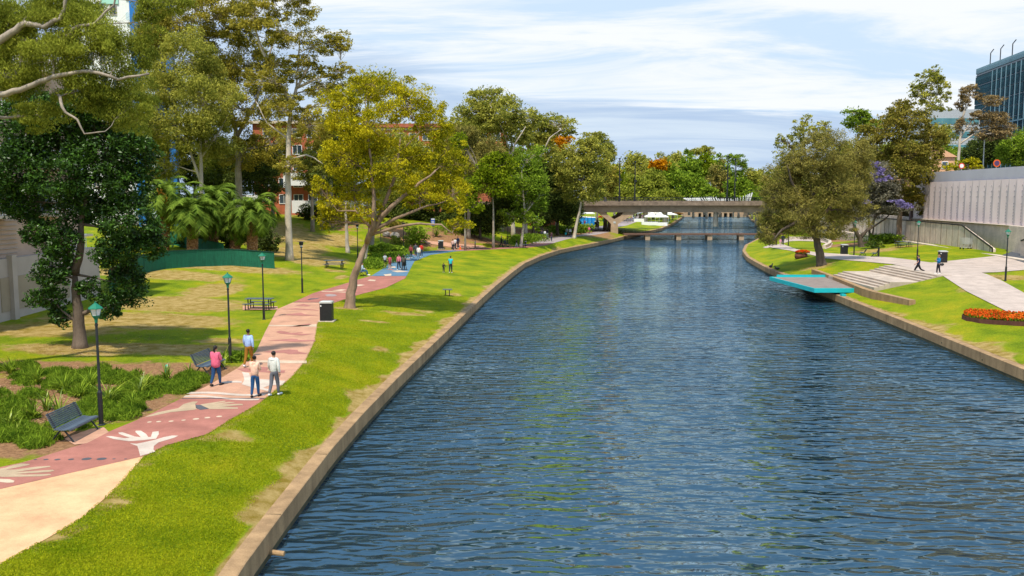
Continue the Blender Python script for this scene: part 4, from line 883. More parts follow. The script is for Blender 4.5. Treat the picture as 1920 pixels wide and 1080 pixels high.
clone(pd,G(983,465),0,'small square table far up the lawn beside two short bollards','small square lawn tables')
def make_bin():
    t=empty('litter_bin'); 
    mb=MB(); mb.box((0,0,.60),(.74,.62,1.08)); 
    for i in range(9): mb.box((-.32+i*.08,-.316,.60),(.05,.012,1.0)); mb.box((-.376,-.26+i*.065,.6),(.012,.04,1.0))
    mb.build('body',K_BLK,t)
    mb=MB(); mb.box((0,0,1.20),(.80,.70,.09)); mb.box((0,-.0,1.26),(.70,.60,.05),taper=.8); mb.build('lid',K_SIL,t)
    mb=MB(); mb.box((0,0,.02),(1.0,.9,.06)); mb.build('base_slab',M_PALE,t)
    mb=MB(); mb.box((-.30,-.329,1.0),(.08,.01,.09)); mb.build('sticker',K_WHT,t); return t
bn=make_bin(); bn.location=G(613,602); tag(bn,'black litter bin with silver top beside the leaning tree, nearest of all bins','litter bin','black litter bins')
clone(bn,G(826.5,467),.1,'black litter bin where the side path meets the blue path','black litter bins')
clone(bn,G(1582.5,477),0,'black litter bin with pale top behind the she-oak, left of the lamp','black litter bins')
clone(bn,G(1767,493),-.1,'black litter bin behind the woman in the blue jacket','black litter bins')
mb=MB(); mb.box((0,0,.55),(.16,.16,1.1)); q=empty('bollard',G(1647,482),0,'short black post bin at the end of the right slatted seat','bollard'); mb.build('post',K_BLK,q); mb=MB(); mb.box((-.25,0,1.08),(.6,.2,.05)); mb.build('arm',K_BLK,q)
for i,(p,lab) in enumerate([((976,461.5),'left one of two short dark bollards by the far square table'),((985.5,461.5),'right one of two short dark bollards by the far square table')]):
    g=G(*p); q=empty('bollard',g,0,lab,'bollard'); mb=MB(); mb.tube([(0,0,0),(0,0,.85),(0,0,.9)],[.13,.13,.08],8); mb.build('post',K_BLK,q); mb=MB(); mb.tube([(0,0,.66),(0,0,.74)],[.135,.135],8); mb.build('band',K_WHT if i else mat('band_orange',(.6,.2,.02)),q)
# traffic cone, marker post, boulders
q=empty('traffic_cone',G(863,468),0,'small orange and white cone on the far path edge','cone'); mb=MB(); mb.box((0,0,.03),(.36,.36,.05)); mb.tube([(0,0,.05),(0,0,.62)],[.15,.04],10); mb.build('cone_body',mat('cone_orange',(.75,.12,.02),.5),q); mb=MB(); mb.tube([(0,0,.3),(0,0,.46)],[.098,.072],10); mb.build('white_band',K_WHT,q)
g=G(313,703); mb=MB(); mb.tube([(0,0,0),(0,0,.42),(0,0,.46)],[.07,.07,.03],8); o=mb.build('marker_post',mat('marker_teal',(.03,.38,.25),.5)); o.location=g; tag(o,'short turquoise marker post among the strappy plants','marker post')
for p,r,lab in [((740,447),.75,'larger grey boulder on the mulch slope'),((724,443),.6,'smaller grey boulder left of the larger one on the slope')]:
    g=G(*p); mb=MB(); mb.ell((0,0,r*.5),(r,r*.8,r*.7),9,6,noise=.12); o=mb.build('boulder',K_STONE); o.location=g; tag(o,lab,'boulder')
# lamp-high banner sign
g=G(812,446); q=empty('banner_sign',g,0,'blue and white banner sign on a pole among the shrubs','sign'); mb=MB(); mb.tube([(0,0,0),(0,0,3.0)],.04,8); mb.build('pole',K_BLK,q)
mb=MB(); mb.box((0,-.03,2.35),(.56,.05,1.05)); mb.build('panel',mat('sign_blue',(.05,.11,.45),.5),q); mb=MB(); mb.box((0,-.062,2.78),(.5,.01,.14)); 
for i in range(4): mb.box((0,-.062,2.45-i*.13),(.38,.01,.05))
mb.build('print',K_WHT,q)
# shopping cart
g=G(1811,467); q=empty('shopping_trolley',g,.1,'empty wire shopping trolley left by the ramp wall','shopping trolley'); mb=MB(); sz=1.35
for z in np.linspace(.45,.95,6):
    e=(z-.45)*.25; P=[(-.35-e,-.25,z),(.40+e,-.25,z),(.40+e,.25,z),(-.35-e,.25,z)]
    for i in range(4): mb.bar(P[i],P[(i+1)%4],.02,.02)
for x in np.linspace(-.35,.4,9):
    for y in (-.25,.25): mb.bar((x,y,.45),(x*1.2,y,.95),.016,.016)
    mb.bar((x,-.25,.45),(x,.25,.45),.016,.016)
mb.build('basket',K_SIL,q); mb=MB(); mb.bar((-.4,-.22,.12),(.35,-.22,.16),.03,.03); mb.bar((-.4,.22,.12),(.35,.22,.16),.03,.03); mb.bar((.35,-.22,.16),(.40,-.22,.5),.03,.03); mb.bar((.35,.22,.16),(.40,.22,.5),.03,.03); mb.bar((.5,-.25,1.0),(.5,.25,1.0),.04,.04); mb.bar((-.38,-.22,.12),(-.3,-.22,.45),.03,.03); mb.bar((-.38,.22,.12),(-.3,.22,.45),.03,.03); mb.build('frame',K_SIL,q)
for x in (-.38,.33):
    for y in (-.22,.22): mb=MB(); mb.tube([(x,y-.02,.07),(x,y+.02,.07)],.07,10); mb.build('wheel',K_BLK,q)
q.scale=(1.35,1.35,1.35)
# ================================================================ green screen fences
M_SCREEN=mat('green_shade_cloth',(.008,.115,.062),.7,.2,1.5,.3,6,stretch=(6,6,.6)); M_SCREEN2=mat('green_shade_top',(.012,.05,.035),.7,.2,3)
def screen(name,pts,h,label,posts=True):
    W_=[G(*p) if not isinstance(p,Vector) else p for p in pts]; P=[]
    for i in range(len(W_)-1):
        n=max(1,int((W_[i+1]-W_[i]).length/1.2))
        for k in range(n): P.append(W_[i].lerp(W_[i+1],k/n))
    P.append(W_[-1]); P=[Vector((p.x,p.y,float(zL(p.x,p.y)))) for p in P]
    base=P[len(P)//2].copy(); q=empty(name,base,0,label,'fence'); off=np.array(base)
    mb=MB(); V=[]
    for i,p in enumerate(P):
        w=.03*math.sin(i*1.7)
        V+=[(p.x+w,p.y+w,p.z-.05),(p.x-w,p.y-w,p.z+h*.5),(p.x,p.y,p.z+h)]
    fs=[]
    for i in range(len(P)-1):
        for k in (0,1): fs.append((i*3+k,i*3+3+k,i*3+4+k,i*3+1+k))
    n0=len(V); V+=[(a,b+.03,c) for a,b,c in V]; fs+=[tuple(i+n0 for i in f[::-1]) for f in fs]
    mb.add(V,fs); mb.build('screen',M_SCREEN,q,smooth=True,off=off)
    mb=MB()
    for i in range(len(P)-1): mb.bar(P[i]+Vector((0,-.02,h)),P[i+1]+Vector((0,-.02,h)),.06,.07)
    mb.build('top_rail',M_SCREEN2,q,off=off)
    for i in range(0,len(P),3): mb=MB(); p=P[i]; mb.tube([(p.x,p.y+.08,p.z-.1),(p.x,p.y+.08,p.z+h+.05)],.035,6); mb.build('post',M_SCREEN2,q,off=off)
    return q
screen('screen_fence',[(205,548),(240,524),(270,512),(305,505),(370,500),(430,498),(480,501),(515,504)],1.62,'long green cloth screen fence in front of the palms, curving down to the magnolia')
screen('screen_fence',[(240,470),(290,458),(330,460),(375,474),(420,484)],1.5,'shorter green screen fence behind the left palms')
# ================================================================ turquoise deck, seat wall, steps
D=[U(1527,541,-.26),U(1620,541,-.26),U(1557,519,-.26),U(1443,519,-.26)]
q=empty('viewing_deck',(28.5,80,-.26),0,'turquoise edged timber viewing deck jutting over the river','deck'); off=(28.5,80,-.26)
mb=MB(); mb.prism([(p.x,p.y) for p in D],-.36,-.262); 
c=sum(D,Vector())/4
o=mb.build('fascia_top',K_TEAL,q,off=off); bpy.data.objects.remove(o)
ins=[p.lerp(c,.05) for p in D]
mb=MB(); mb.prism([(p.x,p.y) for p in ins],-.40,-.275); mb.build('deck_boards',K_WOOD,q,off=off)
mb=MB()
for i in range(4):
    a,b=D[i],D[(i+1)%4]; a2,b2=ins[i],ins[(i+1)%4]
    mb.add([(a.x,a.y,-.62),(b.x,b.y,-.62),(b.x,b.y,-.25),(a.x,a.y,-.25),(a2.x,a2.y,-.62),(b2.x,b2.y,-.62),(b2.x,b2.y,-.25),(a2.x,a2.y,-.25)],[(0,1,2,3),(4,7,6,5),(3,2,6,7),(0,4,5,1),(0,3,7,4),(1,5,6,2)])
mb.build('fascia',K_TEAL,q,off=off)
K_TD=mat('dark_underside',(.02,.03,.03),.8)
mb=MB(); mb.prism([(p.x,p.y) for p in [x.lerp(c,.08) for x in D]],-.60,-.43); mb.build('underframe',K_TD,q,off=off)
for p in (U(1572,553,-.7),U(1500,524,-.7)): mb=MB(); mb.box((float(XRf(p.y))+.25,p.y,-.71),(.35,.5,.2)); mb.build('foot',K_TEAL,q,off=off)
# bench rail at the far edge of the deck
mb=MB(); a,b=D[3].lerp(D[2],.12),D[3].lerp(D[2],.95); mb.bar(a+Vector((0,.05,.10)),b+Vector((0,.05,.10)),.14,.20); mb.build('edge_beam',K_TEAL,q,off=off)
# seat wall
mb=MB(); pts=[U(1526,505,0),U(1566,519,0),U(1621,541,0),U(1641,547,0),U(1711,563,0)]; V=[]
for i,p in enumerate(pts):
    t=(pts[min(i+1,4)]-pts[max(i-1,0)]).normalized(); n_=Vector((t.y,-t.x,0)); 
    if n_.x>0: n_=-n_
    a_=p-n_*.25; b_=p+n_*.25
    V+=[(a_.x,a_.y,-1),(a_.x,a_.y,0.02),(b_.x,b_.y,0.02),(b_.x,b_.y,-1)]
mb.add(V,[(i*4+k,i*4+k+1,i*4+5+k,i*4+4+k) for i in range(4) for k in range(3)]+[(0,1,2,3),(16,19,18,17)])
tag(mb.build('seat_wall',M_WALLL),'long low concrete seat wall between the deck and the lawn steps','seat wall')
# steps
M_TREAD=mat('step_concrete',(.46,.37,.29),.85,.1,1.5,.2,20); q=empty('garden_steps',(34,80,0),0,'wide shallow concrete steps in two flights between deck and plaza','steps'); off=(34,80,0)
lev=[(31.0,0.0),(31.45,.15),(31.9,.30),(32.35,.45),(35.0,.60),(35.45,.75),(35.9,.90),(36.35,1.03)]
for i,(x,z) in enumerate(lev):
    x1=lev[i+1][0] if i+1<len(lev) else 37.6; mb=MB(); mb.box(((x+x1)/2,80.4,z/2-.35),(x1-x-.003,10.9,z+.70+.001*i)); mb.build('landing' if i in (3,) else 'step',M_TREAD,q,off=off)
for i in range(4): pass
# curved low wall on the right bank
cw=[G(1478,449),G(1508,449),G(1532,450),G(1549,453),G(1557,457),G(1555,462),G(1545,466)]
mb=MB();V=[];P=[]
for i in range(len(cw)-1):
    for k in range(4): P.append(cw[i].lerp(cw[i+1],k/4))
P.append(cw[-1])
for _ in range(3): P=[P[0]]+[(P[i-1]+P[i]*2+P[i+1])/4 for i in range(1,len(P)-1)]+[P[-1]]
for i,p in enumerate(P):
    t=(P[min(i+1,len(P)-1)]-P[max(i-1,0)]).normalized(); n_=Vector((-t.y,t.x,0))*.22; a_=p-n_; b_=p+n_
    V+=[(a_.x,a_.y,p.z-.3),(a_.x,a_.y,p.z+.5),(b_.x,b_.y,p.z+.5),(b_.x,b_.y,p.z-.3)]
n_=len(P); mb.add(V,[(i*4+k,i*4+k+1,i*4+5+k,i*4+4+k) for i in range(n_-1) for k in range(3)]+[(0,1,2,3),(n_*4-4,n_*4-1,n_*4-2,n_*4-3)])
tag(mb.build('curved_wall',M_PALE),'low curved concrete wall hooking round behind the she-oak trunk','low wall')
polysheet('path_ramp',PX([(1460,453),(1478,446),(1508,445),(1534,446),(1552,450),(1562,457),(1558,464),(1546,468),(1551,461),(1546,456),(1530,453),(1500,452),(1480,453),(1470,456)],G),M_PLAZA,.05,zR,1.2)
# ---- flower beds
def pts_leaves(name,P,L_,ar,droop,m,parent): return leaves(name,np.array(P),L_,ar,droop,m,parent)
poly=[G(1803,598),G(1812,602),G(1835,606),G(1870,609),G(1920,612),G(1970,614),G(1985,606),G(1950,600),G(1915,597),G(1870,594),G(1830,591),G(1808,593)]
z0=min(p.z for p in poly); c=sum(poly,Vector())/len(poly)
q=empty('flower_bed',c,0,'long bed of red-orange flowers behind a rusty steel edge','flower bed'); off=np.array(c)
mb=MB(); n_=len(poly); V=[]; 
for p in poly: V+=[(p.x,p.y,p.z-.15),(p.x,p.y,p.z+.28)]
inn=[p.lerp(c,.02) for p in poly]
for p,i_ in zip(poly,inn): V+=[(i_.x,i_.y,p.z+.28),(i_.x,i_.y,p.z-.15)]
fs=[]
for i in range(n_):
    j=(i+1)%n_; fs+=[(2*i,2*j,2*j+1,2*i+1),(2*i+1,2*j+1,2*n_+2*j,2*n_+2*i),(2*n_+2*i,2*n_+2*j,2*n_+2*j+1,2*n_+2*i+1)]
mb.add(V,fs); mb.build('steel_edging',K_RUST,q,off=off)
def inpoly(poly,n):
    xs=[p.x for p in poly]; ys_=[p.y for p in poly]; out=[]
    while len(out)<n:
        x=random.uniform(min(xs),max(xs)); y=random.uniform(min(ys_),max(ys_)); ins_=False; j=len(poly)-1
        for i in range(len(poly)):
            if (poly[i].y>y)!=(poly[j].y>y) and x<(poly[j].x-poly[i].x)*(y-poly[i].y)/(poly[j].y-poly[i].y)+poly[i].x: ins_=not ins_
            j=i
        if ins_: out.append((x,y))
    return out
mb=MB(); mb.add([(p.x,p.y,p.z+.2) for p in inn],[tuple(range(n_))]); mb.build('soil',K_RUST,q,off=off)
P=[(x-c.x,y-c.y,float(zR(x,y))-c.z+.24+random.uniform(0,.2)) for x,y in inpoly(inn,5200)]
pts_leaves('foliage',P,.12,.5,0,LM['grassc'],q)
P=[(x-c.x,y-c.y,float(zR(x,y))-c.z+.34+random.uniform(0,.16)) for x,y in inpoly(inn,2700)]
pts_leaves('flowers',P,.11,.8,0,LM['red'],q)
g=G(1502,484); q=empty('flower_planter',g,0,'small rounded planter of red flowers on the lawn near the she-oak','planter'); mb=MB(); mb.ell((0,0,.25),(.85,.6,.55),12,6,noise=.04); mb.build('rim',K_RUST,q)
P=[]; 
for i in range(900): a=random.uniform(0,6.28); r=random.random()**.5; P.append((r*.9*math.cos(a)+.15,r*.65*math.sin(a),.72+.2*(1-r*r)+random.uniform(0,.12)))
pts_leaves('flowers',P,.13,.8,0,LM['red'],q); pts_leaves('foliage',[(x,y,z-.12) for x,y,z in P],.13,.5,0,LM['grassc'],q)
# ---- planting bed near the first bench : strappy clumps (individual) + ground cover (stuff)
def strap(px,lab,h=.9,n=34,w=.05,leaf='strap',spread=.75):
    g=G(*px); mb=MB(); at=[]; h*=1.25
    for i in range(n):
        a=random.uniform(0,6.28); e=math.radians(random.uniform(35,85)); L_=h*random.uniform(.6,1.15); p=Vector((random.uniform(-.08,.08),random.uniform(-.08,.08),0)); prev=None; cur=e
        sd=Vector((-math.sin(a),math.cos(a),0)); V=[]
        for j in range(6):
            ww=w*(1-j/5.2)*(1 if j else .7); V+=[p-sd*ww,p+sd*ww]; p=p+Vector((math.cos(a)*math.cos(cur)*spread,math.sin(a)*math.cos(cur)*spread,math.sin(cur)))*L_/5; cur-=math.radians(random.uniform(5,17))
        mb.add(V,[(2*j,2*j+1,2*j+3,2*j+2) for j in range(5)]); at+=[random.uniform(.1,.95)]*5
    o=mb.build('strappy_plant',LM[leaf]); o.location=g; o.data.attributes.new('v','FLOAT','FACE').data.foreach_set('value',np.array(at,dtype=np.float32)); tag(o,lab,'plant'); return o
for (px,lab,h,n,lf) in [((62,785),'dark rosette plant left of the nearest bench',.75,40,'mid'),((113,782),'upright yellow-green strappy clump behind the nearest bench',1.0,26,'strap'),((88,770),'pale arching strappy plant between the dark rosette and the bench clump',.8,24,'strap'),((203,755),'big upright strappy clump right behind the first lamp post',1.15,34,'strap'),((262,740),'broad bladed clump in the middle of the planting bed',.9,34,'strap'),((270,728),'second broad bladed clump beside the middle one, farther back',.8,26,'strap'),((313,714),'strappy clump surrounding the turquoise marker post',.85,34,'strap'),((357,702),'small pale strappy clump at the right end of the planting bed',.7,22,'strap'),((417,688),'spiky green plant between the lamp and the pink jacketed woman',1.0,22,'strap'),((150,745),'dark grassy clump left of the first lamp post',.8,50,'mid'),((170,730),'large mounded grass clump in the bed behind the bench',.9,60,'mid'),((120,735),'mounded grass clump at the left part of the bed',.85,55,'mid'),((250,765),'greyish grass tuft near the path edge right of the first lamp',.6,60,'mid'),((20,800),'yellow-green strappy plant at the left picture edge',.7,26,'strap'),((35,815),'low yellow-green tuft below the left edge plant',.5,24,'strap'),((70,720),'wide dark clump at the upper left of the bed',.8,50,'mid'),((20,700),'dark shrub-like clump at the far left corner of the bed',.8,50,'mid'),((818,444),'large agave like plant under the banner sign',1.9,46,'strap'),((835,440),'smaller strappy plant right of the agave',1.0,26,'strap')]:
    strap(px,lab,h,n,leaf=lf,w=.04 if h<1.5 else .07)
P=[];cen=[]
for (x,y,rx,ry) in [(30,760,60,30),(110,720,80,26),(200,705,60,16),(60,700,70,16),(180,765,40,20),(300,725,60,14),(360,712,26,8),(60,825,50,12),(130,790,30,16),(240,745,46,16),(15,805,40,20),(230,775,30,12),(330,730,40,8)]:
    for i in range(27):
        a=random.uniform(0,6.28); r=random.random()**.5; cen.append(G(x+rx*r*math.cos(a),y+ry*r*math.sin(a)))
for c_ in cen:
    R=random.uniform(.18,.5); n_=int(380*R*R/.16)
    for i in range(min(n_,900)):
        a=random.uniform(0,6.28); r=random.random()**.5*R; x=c_.x+r*math.cos(a); y=c_.y+r*math.sin(a)
        if x>PLf(y)-.15: continue
        P.append((x,y,float(zL(x,y))+random.uniform(.0,.26)*(1-(r/R)**2*.8)))
o=pts_leaves('ground_cover',P,.26,.10,-.75,LM['grassc'],None); tag(o,'low green plants covering the mulch bed','ground cover',kind='stuff')
P=[]
for (x,y,rx,ry) in [(745,475,26,8),(720,490,20,10),(735,482,20,8),(700,500,14,6),(1060,435,30,6),(1000,452,16,3),(975,455,20,4),(890,436,40,4),(850,432,30,5),(440,676,6,2),(1600,446,40,6),(1650,452,30,5),(1500,440,20,3)]:
    a=RNG.uniform(0,6.28,60); r=RNG.random(60)**.5
    for c_ in Gv(x+rx*r*np.cos(a),y+ry*r*np.sin(a)):
        sz_=max(.25,c_[1]*.006)
        for j in range(26): P.append((c_[0]+random.gauss(0,sz_),c_[1]+random.gauss(0,sz_),c_[2]+random.uniform(0,sz_*1.3)))
o=pts_leaves('bank_planting',P,.35,.3,-.3,LM['grassc'],None); tag(o,'strappy green ground cover on the banks by the paths','ground cover',kind='stuff')
# bark litter and tussocks: short grass blades over the near lawn
n_=230000; yv=16+58*RNG.random(n_)**1.9; av=PRf(yv); xv=av-.05+(XLf(yv)-.55-av)*RNG.random(n_)
kp=RNG.random(n_)>dryL(xv,yv)*1.25-.15; xv,yv=xv[kp],yv[kp]; P=np.stack([xv,yv,zL(xv,yv)+.02],1)
o=pts_leaves('lawn_blades',P,.06,.25,-.8,LM['grassblade'],None); tag(o,'short mown grass blades of the near lawn','grass',kind='stuff')
P=[]
for (x,y,rx,ry,n_) in [(110,745,190,60,5200),(150,655,110,16,900),(300,640,150,30,500),(820,446,90,10,900),(1000,443,60,6,500),(655,578,30,6,200),(560,470,60,30,500),(1640,455,60,10,700)]:
    a=RNG.uniform(0,6.28,n_); r=RNG.random(n_)**.5; Q=Gv(x+rx*r*np.cos(a),y+ry*r*np.sin(a))
    kp=(Q[:,0]<PLf(Q[:,1])-.1)|(Q[:,0]>PRf(Q[:,1])); P+=[tuple(v) for v in Q[kp]+np.array([0,0,.02])]
q_=np.array(P); o=leaves('leaf_litter',q_*np.array([1,1,0])/1.0,.10,.45,0,LM['litter'],None)
V_=np.empty(len(o.data.vertices)*3,np.float32); o.data.vertices.foreach_get('co',V_); V_=V_.reshape(-1,3); V_[:,2]=V_[:,2]*.25+np.repeat(q_[:,2],4)+.01; o.data.vertices.foreach_set('co',V_.reshape(-1)); tag(o,'fallen dry leaves and bark scattered on the beds and under the trees','leaf litter',kind='stuff')
# pipe, birds, litter
y=U(480,1046,WZ).y; mb=MB(); mb.tube([(float(XLf(y))-.3,y,-1.35),(float(XLf(y))+.40,y-.1,-1.40)],.07,10); tag(mb.build('drain_pipe',M_WALLL),'short drain pipe poking out of the left river wall','pipe')
def bird(p,lab,rz,sc_=1):
    q=empty('duck',p,rz,lab,'bird',sc=sc_); mb=MB(); mb.tube([(-.28,0,.16),(-.2,0,.15),(-.08,0,.14),(.08,0,.15),(.17,0,.20),(.20,0,.30),(.22,0,.36),(.27,0,.37),(.36,0,.35)],[.01,.06,.11,.12,.08,.045,.05,.04,.012],8); mb.build('body',K_BLK,q,smooth=True); return q
g=G(1445,502); bird(g,'dark water bird standing on the right river wall, left of two',.6,1.3); g=G(1457,506); bird(g,'dark water bird on the right river wall, right of two',2.6,1.2); bird(U(1595,632,WZ-.08),'tiny dark duck swimming off the turquoise deck',.2,.6)
# ================================================================ bridges
M_GIRD=mat('bridge_girder',(.34,.245,.165),.9,.15,.5,.2,5); M_KERB=mat('bridge_parapet',(.22,.16,.115),.95,.3,1.2,.4,4); M_PIER=mat('pier_concrete',(.40,.28,.18),.9,.12,.6,.2,5)
q=empty('road_bridge',(30,200,0),0,'wide concrete road bridge on y-shaped piers crossing the river','bridge'); off=(30,200,0)
mb=MB(); mb.box((48,199.5,4.95),(126,24,1.45)); o=mb.build('girder',M_GIRD,q,off=off)
mb=MB()
for x in np.arange(-10,110,6.2): mb.box((x,187.49,4.95),(.05,.03,1.44))
mb.build('joint_lines',M_KERB,q,off=off)
for yy_ in (186.9,212.1): mb=MB(); mb.box((48,yy_,6.1),(126,.5,.83)); mb.build('parapet',M_KERB,q,off=off)
mb=MB(); mb.box((48,199.5,5.74),(126,24.2,.12)); mb.build('deck_road',P_ASPH,q,off=off)
for yy_ in (186.9,212.1):
    mb=MB(); mb.box((48,yy_,7.30),(126,.07,.06)); mb.box((48,yy_,6.95),(126,.05,.04)); mb.box((48,yy_,6.7),(126,.05,.04))
    for x in np.arange(-14,110,2.0): mb.box((x,yy_,6.9),(.07,.07,.82))
    mb.build('railing',K_BLK,q,off=off)
def Y(px,py,d): p=UD(px,py,d); return (p.x,p.z)
for d_,dx,nm in ((188.5,0,0),(205,1.2,1)):
    pr=[Y(*a,188) for a in [(1145,440),(1145.5,420),(1138,412),(1118,396),(1131,396),(1149,409.5),(1152,411),(1163,405),(1170,396.5),(1199,396.5),(1176,409),(1158.5,420),(1158.5,440)]]
    mb=MB(); n_=len(pr); V=[(x+dx,d_-.8,z) for x,z in pr]+[(x+dx,d_+.8,z) for x,z in pr]
    mb.add(V,[tuple(range(n_)),tuple(range(n_,2*n_))[::-1]]+[(i,i+n_,(i+1)%n_+n_,(i+1)%n_) for i in range(n_)]); mb.build('pier',M_PIER,q,off=off)
    if nm==0: mb=MB(); c_=Y(1152,417,188); mb.box((c_[0],d_-.83,c_[1]),(.5,.04,.4)); mb.build('plaque',K_SIL,q,off=off)
mb=MB(); mb.box((-9,199.5,2.0),(12,24.1,5)); mb.build('abutment',M_GIRD,q,off=off)
mb=MB(); mb.box((100,199.5,2.0),(20,24.1,5)); mb.build('abutment',M_GIRD,q,off=off)
# bridge lamp posts
def blamp(px,top,d,lab):
    b_=UD(px,380,d); zt=UD(px,top,d).z; t=empty('bridge_lamp',(b_.x,d,6.5),0,lab,'lamp post','tall black lamp posts on the bridge'); h=zt-6.5
    mb=MB(); mb.tube([(0,0,0),(0,0,h)],[.17,.10],8); mb.tube([(0,0,0),(0,0,1.2)],[.24,.24],8); mb.build('post',K_BLK,t)
    mb=MB(); mb.tube([(0,0,h),(0,0,h+.2),(0,0,h+.3)],[.1,.32,.08],8); mb.build('lamp_head',K_BLK,t)
    mb=MB(); mb.box((.2,0,h*.52),(.5,.3,.45)); mb.build('floodlight',K_BLK,t)
blamp(1161,299,187,'bridge lamp post nearest the left end of the bridge'); blamp(1190,305,212,'second bridge lamp post from the left, on the rear side'); blamp(1363,294,187,'third bridge lamp post from the left, tallest looking, right of the water pier'); blamp(1377,300,212,'rightmost bridge lamp post, slightly thinner, on the rear side')
# footbridge
q=empty('footbridge',(40,186,0),0,'low narrow footbridge just above the water in front of the road bridge','footbridge'); off=(40,186,0)
xa=UD(1169,438,186).x; xb=58
mb=MB(); mb.box(((xa+xb)/2,186,-.32),(xb-xa,2.6,.30)); mb.build('deck',mat('footbridge_brown',(.14,.075,.05),.8,.2,1),q,off=off)
for yy_ in (184.8,187.2):
    mb=MB(); mb.box(((xa+xb)/2,yy_,.85),(xb-xa+.8,.05,.05))
    for x in np.arange(xa,xb,2.4): mb.box((x,yy_,.33),(.04,.04,1.0))
    mb.build('handrail',K_POST,q,off=off)
for px_ in (1213,1271,1329,1388): x=UD(px_,440,186).x; mb=MB(); mb.box((x,186,-1.4),(1.0,2.2,1.86)); mb.build('pier',M_PIER,q,off=off)
mb=MB(); mb.box(((xa+xb)/2,185.2,-1.35),(xb-xa,.16,.14)); mb.build('service_pipe',K_BLK,q,off=off)
# rear bridge on pale columns with white fins
q=empty('rear_bridge',(50,266,0),0,'second bridge upstream on pale round columns, hidden behind the road bridge girder','bridge'); off=(50,266,0)
mb=MB(); mb.box((60,266,4.3),(130,6,1.8)); mb.build('deck',M_PALE,q,off=off)
for px_ in (1210,1247,1342,1420): x=UD(px_,400,266).x; mb=MB(); mb.tube([(x,266,-3),(x,266,3.4)],.75,14); mb.build('column',M_PALE,q,off=off,smooth=True)
mb=MB(); mb.box((UD(1315,375,263).x,263,5.9),(28,.15,.14)); mb.build('white_rail',K_WHT,q,off=off)
q=empty('fin_sculpture',(62,264,5.2),0,'row of slanting white fins rising along the rear bridge','sculpture'); off=(62,264,5.2)
for i in range(34):
    t=i/33; px_=1290+t*116; hgt=.8+1.9*max(0,(t-.72)/.28)**1.2; base=UD(px_,378-0*t,264); zz_=5.4+.9*(1-t)**1.5; tilt=-1.4+1.7*t; L_=1.3 if t<.7 else hgt*1.25
    a_=Vector((base.x,264+1.0*math.sin(i),zz_)); b_=a_+Vector((math.sin(tilt)*L_,.3,math.cos(tilt)*L_ if t>.5 else abs(math.cos(tilt))*L_+.5))
    mb=MB(); mb.bar(a_,b_,.10,.32); mb.build('fin',K_WHT,q,off=off)
# far weir
q=empty('weir',(85,387,0),0,'low sandy concrete weir with dark openings closing the far river','weir'); off=(85,387,0)
mb=MB(); xl,xr=UD(1278,405,386).x,UD(1425,405,386).x
mb.box(((xl+xr)/2,388,.35),(xr-xl+10,2,.6)); mb.build('walkway',M_PIER,q,off=off)
g0,g1=UD(1310,405,386).x,UD(1374,405,386).x
mb=MB(); mb.box(((xl+g0)/2,387.5,-1),(g0-xl,2,2.1)); mb.build('wall',M_PIER,q,off=off); mb=MB(); mb.box(((xr+8+g1)/2,387.5,-1),(xr+8-g1,2,2.1)); mb.build('wall',M_PIER,q,off=off)
for i,px_ in enumerate((1317,1327,1336,1346,1356,1366)): x=UD(px_,405,386).x; mb=MB(); mb.box((x,387.4,-1),(.8,2,2.1)); mb.build('pillar',M_PIER,q,off=off)
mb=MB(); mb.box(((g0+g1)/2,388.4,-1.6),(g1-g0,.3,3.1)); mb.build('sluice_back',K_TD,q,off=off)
mb=MB(); mb.box(((xl+xr)/2,387.2,1.7),(xr-xl+8,.08,.08)); mb.box(((xl+xr)/2,387.2,1.2),(xr-xl+8,.05,.05))
for x in np.arange(xl-3,xr+4,2): mb.box((x,387.2,1.15),(.1,.08,1.1))
mb.build('railing',K_BLK,q,off=off)
# ================================================================ market under the trees
def mk(px,py,d): return UD(px,py,d)
q0=None; M_LOO=mat('loo_blue',(.01,.17,.52),.5,.1,3)
for i in range(4):
    p=UD(1090.5+i*7.4,422,226); g=Vector((p.x,226,float(zL(p.x,226)))); lab=['first from the left','second from the left','third from the left','rightmost, next to the black box'][i]; lab='blue portable toilet beyond the bridge, '+lab
    if i==0:
        q0=empty('portable_toilet',g,0,lab,'portable toilet','row of blue portable toilets'); mb=MB(); mb.box((0,0,1.1),(.96,1.0,2.1)); mb.build('cabin',M_LOO,q0); mb=MB(); mb.box((0,0,2.22),(1.0,1.04,.16),taper=.8); mb.build('roof',K_WHT,q0); mb=MB(); mb.box((0,-.52,1.05),(.66,.05,1.85)); dd=mb.build('door',mat('loo_door',(.02,.26,.66),.5),q0); mb=MB(); mb.box((.2,-.56,1.1),(.08,.04,.12)); mb.build('handle',K_WHT,dd)
    else: clone(q0,g,0,lab)
p=UD(1119,424,222); q=empty('skip_box',(p.x,222,float(zL(p.x,222))),0,'black box shaped bin at the end of the blue toilets','container'); mb=MB(); mb.box((0,0,.65),(1.1,1,1.25)); mb.build('body',K_BLK,q); mb=MB(); mb.box((0,0,1.33),(1.2,1.1,.08)); mb.build('lid',K_WHT,q)
